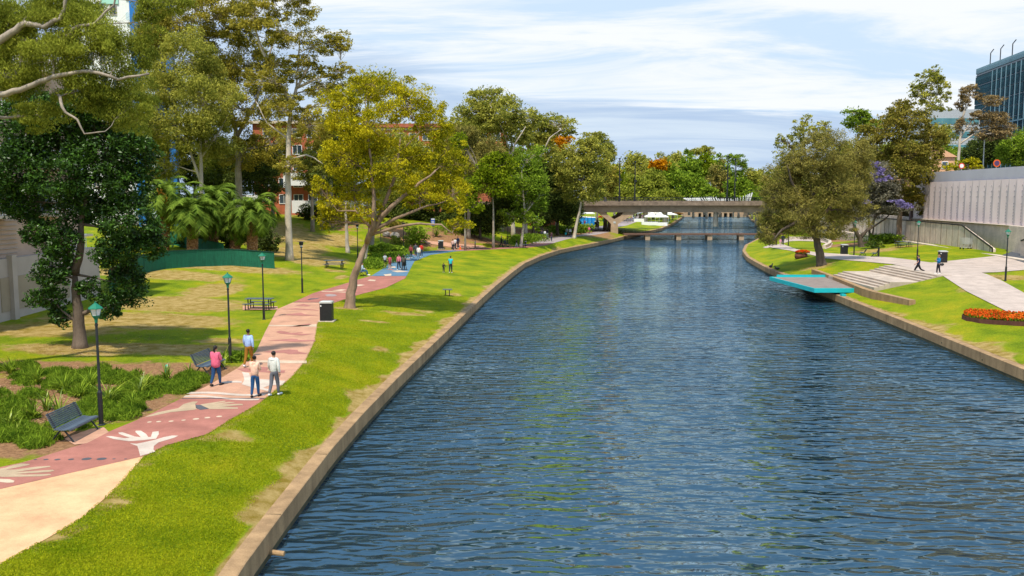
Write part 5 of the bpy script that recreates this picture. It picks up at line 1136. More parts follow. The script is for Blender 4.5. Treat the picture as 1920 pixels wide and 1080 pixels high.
# inflatable rainbow arch
p=UD(1125,420,226); zg=float(zL(p.x,226)); q=empty('inflatable_arch',(p.x,226,zg),0,'rainbow coloured inflatable arch beside the toilets','inflatable arch')
cols=[(.02,.02,.30),(.02,.35,.45),(.05,.42,.08),(.75,.55,.02),(.80,.20,.01),(.75,.03,.02),(.80,.20,.01),(.75,.55,.02),(.05,.42,.08),(.02,.35,.45),(.02,.02,.30)]
for i in range(11):
    t0=math.pi*(1-i/11); t1=math.pi*(1-(i+1)/11); P=[(1.15*math.cos(t0+(t1-t0)*k/3),0,.1+2.3*math.sin(t0+(t1-t0)*k/3)) for k in range(4)]; mb=MB(); mb.tube(P,.26,9); mb.build('segment',mat('arch_colour',cols[i],.4,.05),q,smooth=True)
def tent(px,py,d,w,h,lab,dy=None,col=None,peak=True):
    p=UD(px,py,d); x=p.x; zg=float(zL(x,d)) if x<XLf(d) else .2; q=empty('market_tent',(x,d,zg),random.uniform(-.2,.2),lab,'tent','white market tents'); m_=K_WHT if col is None else col
    mb=MB(); s=w/2; zt=2.3; V=[(-s,-s,zt),(s,-s,zt),(s,s,zt),(-s,s,zt),(0,0,zt+h)]; M2=[(a*.35,b*.35,zt+h*.33) for a,b in ((-s,-s),(s,-s),(s,s),(-s,s))]
    mb.add(V[:4]+M2+[V[4]],[(0,1,5,4),(1,2,6,5),(2,3,7,6),(3,0,4,7),(4,5,8),(5,6,8),(6,7,8),(7,4,8),(3,2,1,0)]); mb.build('canopy',m_,q)
    mb=MB(); 
    for a,b in ((0,-1),(0,1),(-1,0),(1,0)): mb.box((a*s,b*s,zt-.12),(w if a==0 else .03,w if b==0 else .03,.25))
    mb.build('valance',m_,q)
    for a,b in ((-1,-1),(1,-1),(1,1),(-1,1)): mb=MB(); mb.box((a*(s-.05),b*(s-.05),zt/2),(.07,.07,zt)); mb.build('leg',K_SIL,q)
    return q
def table(px,py,d,w,lab):
    p=UD(px,py,d); q=empty('market_stall',(p.x,d,float(zL(p.x,d))),0,lab,'stall','white skirted market stalls'); mb=MB(); mb.box((0,0,.9),(w,1,.05)); mb.build('tabletop',K_WHT,q); mb=MB(); mb.box((0,-.48,.44),(w-.1,.03,.86)); mb.box((-w/2+.05,0,.44),(.03,.9,.86)); mb.build('skirt',K_WHT,q)
tent(1222,408,250,4,1.6,'white peaked market tent, front left of the cluster'); tent(1237,406,256,4,1.7,'white peaked market tent, front right of the cluster'); tent(1228,402,272,4.5,1.4,'white market tent behind the two peaked ones'); tent(1255,403,290,4.5,1.3,'white market tent farther back near the river'); tent(1168,404,250,4,1.2,'white tent seen between the arms of the y-shaped pier'); tent(1205,402,285,5,1.3,'white tent behind the crowd'); tent(1100,404,262,4,1.3,'white tent above the blue toilets'); tent(1270,402,310,4,1.2,'small orange tent close to the river edge',col=mat('tent_orange',(.75,.25,.02)))
table(1218,418,243,4.5,'long white skirted stall in front of the tents'); table(1238,414,247,4,'shorter white skirted stall right of the long one'); table(1198,412,262,3,'white stall among the crowd')
# ================================================================ buildings
M_BRICK=mat('red_brick',(.42,.12,.055),.9,.2,1.5); M_CREAM=mat('cream_render',(.60,.50,.38),.85,.06,1); M_GLASS=mat('window_glass',(.04,.06,.08),.12,.3,.5,spec=.8); M_CLAD=mat('tan_cladding',(.46,.33,.25),.8,.1,1); M_GREYR=mat('grey_render',(.42,.36,.31),.9,.08,.8); M_BEIGE=mat('beige_render',(.33,.27,.19),.9,.1,.8); M_ROOF=mat('red_roof',(.36,.10,.06),.9,.2,1)
def facade(q,off,x0,x1,yf,z0,z1,nst,nwin,wallm,framem=None,axis='x',sgn=-1,depth=10,balc=False,hw=.55,ww=.5,part='wall'):
    """storeys of windows on one wall plane; axis x: wall faces -y at yf ; axis y: wall faces +x at yf"""
    sh=(z1-z0)/nst; cw_=(x1-x0)/nwin
    for s_ in range(nst):
        for c_ in range(nwin):
            cx=x0+(c_+.5)*cw_; cz=z0+(s_+.55)*sh; w=cw_*ww; h=sh*hw
            def bx(m_,u,v,du,dv,o_,t_):
                if axis=='x': m_.box((u,yf+sgn*o_,v),(du,t_,dv))
                else: m_.box((yf+o_,u,v),(t_,du,dv))
            mb=MB(); f=.09
            for (u,v,du,dv) in ((cx,cz+h/2,w+f,f),(cx,cz-h/2,w+f,f),(cx-w/2,cz,f,h-f),(cx+w/2,cz,f,h-f),(cx,cz,.06,h-f)): bx(mb,u,v,du,dv,.04,.12)
            o=mb.build('window',framem or K_WHT,q,off=off); mb=MB(); bx(mb,cx-w/4,cz,w/2-.1,h-f*1.2,.012,.02); bx(mb,cx+w/4,cz,w/2-.1,h-f*1.2,.012,.02); mb.build('pane',M_GLASS,o,off=off)
            o.location=(0,0,0)
            if balc and c_%2==0:
                mb=MB(); bx(mb,cx,cz-h/2-.25,cw_*1.1,.16,.75,1.5); bm_=mb.build('balcony',M_CREAM,q,off=off); mb=MB(); bx(mb,cx,cz-h/2+.85,cw_*1.1,.06,1.45,.06)
                for k in range(12): bx(mb,cx-cw_*.52+k*cw_*.0945,cz-h/2+.35,.04,1.0,1.45,.04)
                mb.build('railing',K_WHT,bm_,off=off)
# near apartment block at the left
q=empty('apartment_block',(-34,54,.5),0,'tan clad apartment block with grey concrete base behind the magnolia at the left edge','building'); off=(-34,54,.5)
mb=MB(); mb.box((-37.2,52.5,1.6),(14.4,22.6,5)); mb.build('podium_wall',M_GREYR,q,off=off)
mb=MB(); mb.box((-29.98,55.3,2.0),(.05,8,2.0)); mb.build('beige_panel',M_BEIGE,q,off=off)
mb=MB(); mb.box((-29.9,52.45,2.0),(.35,.5,4.6)); mb.build('pilaster',M_GREYR,q,off=off)
mb=MB(); mb.box((-37.7,52.3,11),(14,21,13.8)); mb.build('wall',M_CLAD,q,off=off)
mb=MB()
for k in range(14): mb.box((-30.66,48.3,4.35+k*.28),(.07,12.5,.035))
mb.build('cladding_battens',M_GREYR,q,off=off)
facade(q,off,44,62.5,-30.7,6.0,18,4,6,M_CLAD,K_BLK,axis='y',balc=True)
mb=MB(); mb.box((-31,62.9,5.0),(1.4,1.6,.15)); mb.build('terrace_slab',M_CREAM,q,off=off)
mb=MB(); mb.box((-30.4,47.2,10),(.9,.9,13)); mb.build('brick_pier',M_BRICK,q,off=off)
mb=MB(); mb.box((-30.2,60.5,5.1),(.05,4,.07)); 
for k in range(20): mb.box((-30.2,58.6+k*.2,4.6),(.03,.03,1.0))
mb.build('terrace_railing',K_WHT,q,off=off)
# tower with blue columns
d_=115; X0=UD(150,100,d_).x; X1=UD(250,100,d_).x; X2=UD(304,100,d_).x
q=empty('apartment_tower',((X0+X2)/2,d_+6,4),0,'white and mint apartment tower with bright blue columns rising out of the top left','building'); off=((X0+X2)/2,d_+6,4)
M_BLUE=mat('blue_cladding',(.02,.16,.48),.5,.08,.5); M_MINT=mat('mint_panel',(.35,.62,.52),.6,.05,.5)
mb=MB(); mb.box(((X0+X1)/2,d_+6,20),(X1-X0,12,34)); mb.build('wall',K_WHT,q,off=off)
mb=MB(); mb.box(((X1+UD(304,0,d_+12.5).x)/2-.5,d_+8.5,20),(X2-X1-5,8,34)); mb.build('rear_wall',mat('tower_grey',(.35,.37,.40)),q,off=off)
for xx,w in ((UD(253,0,d_).x,1.0),(UD(285,0,d_).x,1.4),(UD(299,0,d_).x,1.2)): mb=MB(); mb.box((xx,d_+2.4 if xx>UD(270,0,d_).x else d_-.2,20),(w,.9,34)); mb.build('blue_column',M_BLUE,q,off=off)
for k in range(11):
    z_=5+k*3.1
    mb=MB(); mb.box((UD(262,0,d_).x,d_+1.4,z_),(3.6,3.4,.25)); o=mb.build('balcony',K_WHT,q,off=off); mb=MB(); mb.box((UD(262,0,d_).x,d_-.25,z_+.65),(3.5,.04,.95)); mb.build('glass_rail',mat('rail_glass',(.55,.66,.70),.2,.05) if k==0 else bpy.data.materials['rail_glass'],o,off=off)
facade(q,off,X0+.5,X1-1.5,d_,5,36,10,3,K_WHT,M_GREYR)
for k in range(5): mb=MB(); mb.box((UD(206,0,d_).x,d_-.1,8+k*6.2),(2.2,.1,1.6)); mb.build('mint_panel',M_MINT,q,off=off)
# brick flats on the hill
d_=138; X0=UD(466,0,d_).x; X1=UD(602,0,d_).x
q=empty('brick_flats',((X0+X1)/2,d_+5,5),0,'orange brick flats with white windows behind the straight gum trunk','building'); off=((X0+X1)/2,d_+5,5)
zt=UD(0,232,d_).z; zb=UD(0,372,d_).z-3
mb=MB(); mb.box(((X0+X1)/2,d_+5,(zt+zb)/2),(X1-X0,10,zt-zb)); mb.build('wall',M_BRICK,q,off=off)
mb=MB(); mb.box(((X0+X1)/2,d_+5,zt+.2),(X1-X0+1,11,.4)); mb.build('roof',M_CREAM,q,off=off)
facade(q,off,X0+1.2,X1-.8,d_,zb+1.5,zt-.3,5,4,M_BRICK,ww=.62)
mb=MB(); mb.box((UD(570,0,d_).x,d_-.6,UD(0,336,d_).z),(7.2,1.2,2.0)); mb.build('white_balcony',K_WHT,q,off=off)
mb=MB(); mb.box((UD(620,0,134).x,134,6.1),(13,.3,1.9)); o=mb.build('garden_wall',K_WHT); tag(o,'long white garden wall at the top of the left lawn','wall')
mb=MB(); mb.box((UD(400,0,134).x,134,7.4),(16,.3,1.0)); o=mb.build('garden_wall',K_WHT); tag(o,'white wall glimpsed above the middle palms','wall')
# long flats
d_=205; X0=UD(700,0,d_).x; X1=UD(950,0,d_).x; zt=UD(0,238,d_).z
q=empty('brick_flats',((X0+X1)/2,d_+5,6),0,'long red roofed flats seen above the wood behind the gold tree','building'); off=((X0+X1)/2,d_+5,6)
mb=MB(); mb.box(((X0+X1)/2,d_+5,(zt+4)/2),(X1-X0,10,zt-4)); mb.build('wall',M_BRICK,q,off=off)
mb=MB(); mb.box(((X0+X1)/2,d_+5,zt+.3),(X1-X0+1,11.2,.9)); mb.build('roof',M_ROOF,q,off=off)
mb=MB(); mb.box(((X0+X1)/2,d_-.1,zt-.5),(X1-X0,.15,.5)); mb.build('fascia',M_CREAM,q,off=off)
facade(q,off,X0+1,X1-1,d_,zt-13,zt-.9,4,9,M_BRICK,ww=.7)
q=empty('brick_house',(UD(1017,0,180).x,184,3),0,'small cream and brick house front hidden among dark trees by the far path','building'); off=(UD(1017,0,180).x,184,3)
xx=UD(1017,0,180).x; mb=MB(); mb.box((xx,184,2.6),(6,6,5)); mb.build('wall',M_BRICK,q,off=off); mb=MB(); mb.box((xx,180.9,4.2),(3.4,.2,2.4)); mb.build('cream_bay',M_CREAM,q,off=off); mb=MB(); mb.box((xx,184,5.3),(7.4,7.6,.3)); mb.build('roof',M_CREAM,q,off=off); mb=MB(); mb.box((xx-.4,180.76,4.3),(1.4,.06,1.1)); mb.build('window',M_GLASS,q,off=off)
# -- right: ramp wall, terrace and panel wall
M_RAMPW=mat('ramp_concrete',(.62,.51,.41),.9,.14,.8,.2,8,stretch=(1,1,.35)); M_PANEL=mat('pinkish_metal',(.74,.60,.58),.55,.07,.4,spec=.3); M_PAND=mat('fold_shadow_metal',(.53,.42,.41),.55,.07,.4); M_LIL=mat('lilac_grey_band',(.58,.54,.58),.7,.05,.4)
A=Vector((51.0,78,0)); B=Vector((53.6,100,0)); Cc=Vector((54.8,114,0)); Dd=Vector((57.5,148,0))
def wx(y): return float(np.interp(y,[60,78,100,114,148,190],[49,51,53.6,54.8,57.5,61]))
q=empty('ramp_wall',(53,100,1),0,'pale concrete ramp and terrace wall with dark handrail at the right','wall'); off=(53,100,1)
# terrace wall: full height beyond y=104, stair slope 104..97, then again below y=90
zt=4.15
def wallseg(m_,y0,y1,za0,za1,zb0,zb1,th=.35,dx=0,mi=0):
    n=max(1,int((y1-y0)/2)); V=[]
    for i in range(n+1):
        t=i/n; y=y0+(y1-y0)*t; x=wx(y)+dx; b_=zb0+(zb1-zb0)*t; a_=za0+(za1-za0)*t
        V+=[(x,y,b_),(x,y,a_),(x+th,y,a_),(x+th,y,b_)]
    m_.add(V,[(i*4+k,i*4+k+1,i*4+5+k,i*4+4+k) for i in range(n) for k in range(4)]+[(0,1,2,3),(n*4,n*4+3,n*4+2,n*4+1)],mi)
mb=MB(); wallseg(mb,106,170,zt,zt+.3,-1,-1); mb.build('wall_section',M_RAMPW,q,off=off)
mb=MB(); wallseg(mb,97.5,106,1.9,zt,-1,-1); mb.build('stair_wall',M_RAMPW,q,off=off)
mb=MB(); wallseg(mb,60,97.4,zt+.35,zt+.35,-1,-1,dx=1.6); wallseg(mb,97.4,150,zt+.4,zt+.6,-1,-1,dx=2.2); mb.build('rear_wall',M_RAMPW,q,off=off)
mb=MB(); wallseg(mb,86,92.5,zt+.1,3.0,-1,-1,dx=.8); mb.build('stair_wall',M_RAMPW,q,off=off)
mb=MB(); wallseg(mb,62,86,zt+.1,zt+.1,-1,-1,dx=.8); mb.build('wall_section',M_RAMPW,q,off=off)
mb=MB()
for i,y in enumerate(np.arange(98.2,168,1.75)):
    z1=float(np.interp(y,[97.5,106,170],[1.9,zt,zt+.3])); mb.box((wx(y)-.012,y,(z1+.9)/2-.2),(.03,.05 if i%4 else .12,z1+.2))
for y in np.arange(62,86,1.9): mb.box((wx(y)+.788,y,2.4),(.03,.05,3.5))
mb.build('panel_joints',M_KERB,q,off=off)
mb=MB()
def rail(y0,y1,z0_,z1_,dx): mb.bar((wx(y0)+dx,y0,z0_),(wx(y1)+dx,y1,z1_),.09,.16)
rail(97.5,106,2.0,zt+.1,-.02)
for y in range(106,168,6): rail(y,y+6,zt+.1+(y-106)*.0047,zt+.1+(y-100)*.0047,-.02)
rail(86,92.5,zt+.2,3.1,.78); rail(62,86,zt+.2,zt+.2,.78); mb.box((wx(97.5)-.02,97.5,1.55),(.1,.1,.9)); mb.build('handrail',K_BLK,q,off=off)
mb=MB(); wallseg(mb,60,170,1.32,1.75,-1,-1,th=.9,dx=-1.2); mb.build('kerb_path',M_PALE,q,off=off)
# panel wall
q=empty('panel_wall',(56,100,4),0,'tall pinkish corrugated metal panel wall with rows of small holes, at the right edge','wall'); off=(56,100,4)
def px_(y): return wx(y)+2.4
zb0,zt0=4.55,10.0
pts=[];y=58.0
while y<128: pts.append((px_(y)-(.22 if len(pts)%2 else 0),y)); y+=(1.35 if len(pts)%2 else .55)
mb=MB(); V=[]
for x,y in pts: V+=[(x,y,zb0),(x,y,7.35),(x,y,7.38),(x,y,zt0-.35)]
mb.add(V,[(i*4+k,i*4+4+k,i*4+5+k,i*4+1+k) for i in range(len(pts)-1) for k in (0,1,2)]); mb.build('folded_panels',M_PANEL,q,off=off)
M_HOLE=mat('hole_dark',(.44,.37,.39),.8)
mb=MB()
for i in range(0,len(pts)-1):
    x,y=pts[i]; x2,y2=pts[i+1]
    if y2-y<1: continue
    for z_ in list(np.arange(4.9,7.2,.34))+list(np.arange(7.7,9.5,.62)):
        t=.22; mb.tube([(x+(x2-x)*t-.03,y+(y2-y)*t,z_),(x+(x2-x)*t+.02,y+(y2-y)*t,z_)],.075,8)
mb.build('holes',M_HOLE,q,off=off)
mb=MB(); V=[]
for i in range(14):
    y=58+i*5.4; V+=[(px_(y)+.1,y,zt0-.4),(px_(y)+.1,y,zt0+1.0),(px_(y)+.6,y,zt0+1.0),(px_(y)+.6,y,-1)]
mb.add(V,[(i*4+k,i*4+4+k,i*4+5+k,i*4+1+k) for i in range(13) for k in range(3)]); mb.build('top_band',M_LIL,q,off=off)
mb=MB(); V=[]
for i in range(14):
    y=58+i*5.4; V+=[(px_(y)+.05,y,4.3),(px_(y)-.5,y,4.5),(px_(y)-.1,y,4.56)]
mb.add(V,[(i*3+k,i*3+3+k,i*3+4+k,i*3+1+k) for i in range(13) for k in range(2)]); mb.build('bottom_ledge',M_GREYR,q,off=off)
mb=MB(); mb.box((px_(128)+3,128.3,6.5),(7,.4,9)); mb.build('return_wall',mat('return_shaded',(.19,.13,.125),.8,.2,1),q,off=off)  # shade of this turned side is put into its dark reddish colour
# upper street behind the panel wall
mb=MB(); mb.add([(58.6,58,9.2),(300,58,9.2),(300,260,9.2),(66,260,9.2),(62.5,129,9.2)],[(0,1,2,3,4)]); tag(mb.build('street_upper',P_ASPH),kind='structure')
# floodlight pole, round signs
p=UD(1843,316,150); q=empty('street_light',(p.x,150,9.2),0,'grey twin arm street light above the panel wall','lamp post'); h=UD(1843,256,150).z-9.2; mb=MB(); mb.tube([(0,0,0),(0,0,h)],[.12,.08],8); mb.build('pole',K_SIL,q); mb=MB(); mb.box((0,0,h),(2.6,.2,.12)); mb.build('arm',K_SIL,q)
for sx in (-1,1): mb=MB(); mb.box((sx*1.2,0,h+.05),(.9,.4,.16)); mb.build('lamp_head',K_WHT,q)
for (px2,py2,c1,c2,lab,r) in [((1803),311,(.75,.05,.03),(.8,.8,.78),'round white road sign with red rim over the panel wall',.42),((1869),306,(.75,.12,.02),(.10,.05,.12),'orange and dark round road sign at the right over the panel wall',.55)]:
    d2=132; p=UD(px2,py2,d2); q=empty('road_sign',(p.x,d2,9.2),0,lab,'road sign'); h=p.z-9.2; mb=MB(); mb.tube([(0,.05,0),(0,.05,h+.2)],.05,6); mb.build('post',K_SIL,q)
    mb=MB(); mb.tube([(0,0,h),(0,-.03,h)],r,20); o=mb.build('disc',mat('sign_rim',c1,.5),q); mb=MB(); mb.tube([(0,-.032,h),(0,-.045,h)],r*.7,20); mb.build('face',mat('sign_face',c2,.5),o)
# dark glass tower
d_=250; X0=UD(1839,0,d_).x; q=empty('office_tower',(X0+16,d_+10,10),0,'dark teal glass office tower with rooftop wing at the right edge','building'); off=(X0+16,d_+10,10)
fx=Vector((-.157,-.988,0)).normalized(); org=Vector((X0,d_,0)); H0=UD(1839,137,d_).z
M_TG=mat('teal_glass',(.008,.022,.04),.22,.5,.35,spec=.9); M_TF=mat('teal_fins',(.02,.07,.10),.4,.15,.3); M_TFL=mat('pale_fins',(.14,.25,.31),.4,.1,.3)
n_=Vector((-fx.y*-1,-fx.x,0)); n_=Vector((fx.y,-fx.x,0))
Lw=44; P=[org,org+fx*Lw,org+fx*Lw-n_*25,org-n_*25]
mb=MB(); mb.prism([(p.x,p.y) for p in P],0,H0); mb.build('glass_body',M_TG,q,off=off)
rzt=math.atan2(fx.y,fx.x); fins=MB(); fl=MB(); fb=MB()
for i in range(70):
    p=org+fx*(.3+i*.62)+n_*.15
    for s_ in range(17):
        z_=H0-2.4-s_*2.6
        if z_<6: break
        fins.box((p.x+(.2 if s_%2 else 0)*fx.x,p.y+(.2 if s_%2 else 0)*fx.y,z_),(.10,.3,2.3),rz=rzt)
    if i>18 and i%5==0: fl.box((p.x+n_.x*.2,p.y+n_.y*.2,H0/2+4),(.22,.2,H0-10),rz=rzt)
    if i%1==0: fb.box((p.x,p.y,H0+.3),(.34,.2,1.5),rz=rzt)
for s_ in range(9):
    z_=H0-1.0-s_*5.2; c_=org+fx*Lw/2+n_*.1; fins.box((c_.x,c_.y,z_),(Lw,.2,.14),rz=rzt)
c_=org+fx*Lw/2+n_*.3; fl.box((c_.x,c_.y,UD(0,222,d_).z-3),(Lw,.25,.3),rz=rzt)
fins.build('facade_fins',M_TF,q,off=off); fl.build('pale_mullions',M_TFL,q,off=off); fb.build('parapet_louvres',M_TFL,q,off=off)
mb=MB(); mb.box((c_.x-n_.x*10,c_.y-n_.y*10,H0+3.2),(Lw*.9,7,.25),M=Matrix.Rotation(rzt,4,'Z')@Matrix.Rotation(-.03,4,'Y')); mb.build('roof_wing',M_TFL,q,off=off)
for i in (0.12,.28,.46): p=org+fx*Lw*i-n_*1.5; mb=MB(); mb.tube([(p.x,p.y,H0),(p.x,p.y,H0+4.6),(p.x+.6,p.y-.4,H0+5.6)],.14,6); mb.build('roof_mast',K_BLK,q,off=off)
# white office and peach houses behind the trees
d_=230; a_=UD(1750,0,d_).x; b2=UD(1850,0,d_).x; zt=UD(0,205,d_).z
q=empty('white_office',((a_+b2)/2,d_+6,10),0,'white office block with glass strips seen behind the bare gum','building'); off=((a_+b2)/2,d_+6,10)
mb=MB(); mb.box(((a_+b2)/2,d_+6,zt/2),(b2-a_,12,zt)); mb.build('wall',mat('office_white',(.42,.45,.47)),q,off=off)
for k in range(5): mb=MB(); mb.box(((a_+b2)/2,d_-.05,zt-3-k*3.4),(b2-a_-.6,.12,1.5)); mb.build('window_strip',mat('strip_glass',(.10,.25,.28),.2,.3,.4),q,off=off)
for i,(px2,w,zz_,lab) in enumerate([(1718,9,300,'peach gabled house just left of the bare gum trunk'),(1768,8,285,'peach house with white windows directly behind the bare gum trunk')]):
    d_=178; p=UD(px2,0,d_); ztop=UD(0,zz_,d_).z; q=empty('peach_house',(p.x,d_+4,9.2),0,lab,'house'); off=(p.x,d_+4,9.2)
    m_=mat('peach_render',(.72,.40,.22),.8,.08); mb=MB(); mb.box((p.x,d_+4,(ztop+8)/2-1),(w,8,ztop-8)); mb.build('wall',m_,q,off=off)
    zz2=(ztop+8)/2-1+(ztop-8)/2; mb=MB(); mb.add([(p.x-w/2-.4,d_-.4,zz2),(p.x+w/2+.4,d_-.4,zz2),(p.x,d_-.4,zz2+2.2),(p.x-w/2-.4,d_+8.4,zz2),(p.x+w/2+.4,d_+8.4,zz2),(p.x,d_+8.4,zz2+2.2)],[(0,1,2),(3,5,4),(0,2,5,3),(1,4,5,2),(0,3,4,1)]); mb.build('roof',m_ if i else M_ROOF,q,off=off)
    for sx in (-.25,.25): mb=MB(); mb.box((p.x+sx*w,d_-.03,zz2-1.6),(1.3,.12,1.5)); o=mb.build('window',K_WHT,q,off=off); mb=MB(); mb.box((p.x+sx*w,d_-.11,zz2-1.6),(1.05,.04,1.25)); mb.build('pane',M_GLASS,o,off=off)
# ================================================================ people
def skin_mesh(nodes,edges,sub=1,root=0,name='body'):
    me=bpy.data.meshes.new('tmp'); bm=bmesh.new(); vs=[bm.verts.new(n[0]) for n in nodes]
    ly=bm.verts.layers.skin.verify(); bm.verts.ensure_lookup_table(); vs=[bm.verts[i] for i in range(len(nodes))]
    for a,b in edges: bm.edges.new((vs[a],vs[b]))
    for v,n in zip(vs,nodes): v[ly].radius=n[1] if hasattr(n[1],'__len__') else (n[1],n[1])
    bm.verts.ensure_lookup_table(); ly=bm.verts.layers.skin.verify(); bm.verts[root][ly].use_root=True
    bm.to_mesh(me); bm.free()
    o=bpy.data.objects.new('tmp',me); COL.objects.link(o)
    m=o.modifiers.new('s','SKIN'); m.use_smooth_shade=True
    m2=o.modifiers.new('u','SUBSURF'); m2.levels=sub; m2.render_levels=sub
    dg=bpy.context.evaluated_depsgraph_get(); r=bpy.data.meshes.new_from_object(o.evaluated_get(dg)); r.name=name
    bpy.data.objects.remove(o); return r
PM={}
def pm(c,rough=.85):
    k=tuple(round(x,3) for x in c)
    if k not in PM: PM[k]=mat('cloth',c,rough,.12,9,.2,25)
    return PM[k]
SKINM=[mat('skin',(.42,.22,.14),.6,.06,6),mat('skin_dark',(.20,.10,.06),.6,.06,6)]
HAIRM={'black':mat('hair_black',(.012,.009,.008),.5,.2,20),'grey':mat('hair_grey',(.35,.34,.32),.6,.2,20),'blond':mat('hair_blond',(.30,.17,.08),.6,.2,20)}
SHOE={'white':pm((.7,.7,.7)),'black':pm((.02,.02,.02))}
M_EYE=mat('eye_dark',(.02,.015,.01),.3)
CACHE={}
def pose_pts(pose,ph):
    """joint positions (metres, 1.72 m person looking to +y)"""
    J={}; J['pel']=Vector((0,0,.93)); J['wst']=Vector((0,0,1.08)); J['chs']=Vector((0,.01,1.28)); J['nkb']=Vector((0,-.01,1.44)); J['nck']=Vector((0,.0,1.50)); J['hed']=Vector((0,.02,1.62))
    for s,sg in (('l',-1),('r',1)):
        sw=ph*sg
        J['shl'+s]=Vector((sg*.17,-.01,1.40)); J['hip'+s]=Vector((sg*.085,0,.90))
        if pose=='sit':
            J['hip'+s]=Vector((sg*.09,.0,.93)); J['kne'+s]=Vector((sg*.12,.43,.92)); J['ank'+s]=Vector((sg*.12,.52,.52)); J['toe'+s]=Vector((sg*.14,.70,.48)); J['elb'+s]=Vector((sg*.24,.05,1.14)); J['wri'+s]=Vector((sg*.12,.28,1.08)); 
        else:
            a=.42*sw; J['kne'+s]=J['hip'+s]+Vector((sg*.01,math.sin(a)*.44+.02,-math.cos(a)*.44)); b=a-.25*abs(ph)-(.35*abs(ph) if sw<0 else 0)
            J['ank'+s]=J['kne'+s]+Vector((0,math.sin(b)*.42,-math.cos(b)*.42)); J['toe'+s]=J['ank'+s]+Vector((sg*.03,.17,-.035 if sw>=0 else -.07))
            c=-.4*sw
            if pose=='push': J['elb'+s]=J['shl'+s]+Vector((sg*.06,.10,-.27)); J['wri'+s]=J['elb'+s]+Vector((-sg*.03,.24,.02))
            elif pose=='reach' and sg>0: J['elb'+s]=J['shl'+s]+Vector((sg*.12,.0,-.26)); J['wri'+s]=J['elb'+s]+Vector((sg*.16,.02,-.18))
            elif pose=='phone': J['elb'+s]=J['shl'+s]+Vector((sg*.05,.05,-.28)); J['wri'+s]=J['elb'+s]+Vector((-sg*.10,.2,.08))
            else: J['elb'+s]=J['shl'+s]+Vector((sg*.06,math.sin(c)*.26,-math.cos(c)*.28)); J['wri'+s]=J['elb'+s]+Vector((sg*.01,math.sin(c+.35)*.25,-math.cos(c+.35)*.24))
    return J
def addhand(mb,w,e,sg):
    d=(w-e).normalized(); side=Vector((0,1,0)); side=(side-d*side.dot(d)).normalized(); nrm=d.cross(side)*sg
    mb.tube([w-d*.02,w+d*.03,w+d*.075,w+d*.09],[.022,.034,.036,.03],8)
    for i,(o_,l) in enumerate(((.026,.062),(.009,.072),(-.009,.068),(-.025,.052))):
        b=w+d*.085+side*o_; mb.tube([b,b+d*l*.5-nrm*.004,b+d*l-nrm*.022],[.0095,.0088,.006],6)
    b=w+d*.035+side*.03; mb.tube([b,b+side*.03+d*.03,b+side*.036+d*.06],[.012,.010,.007],6)
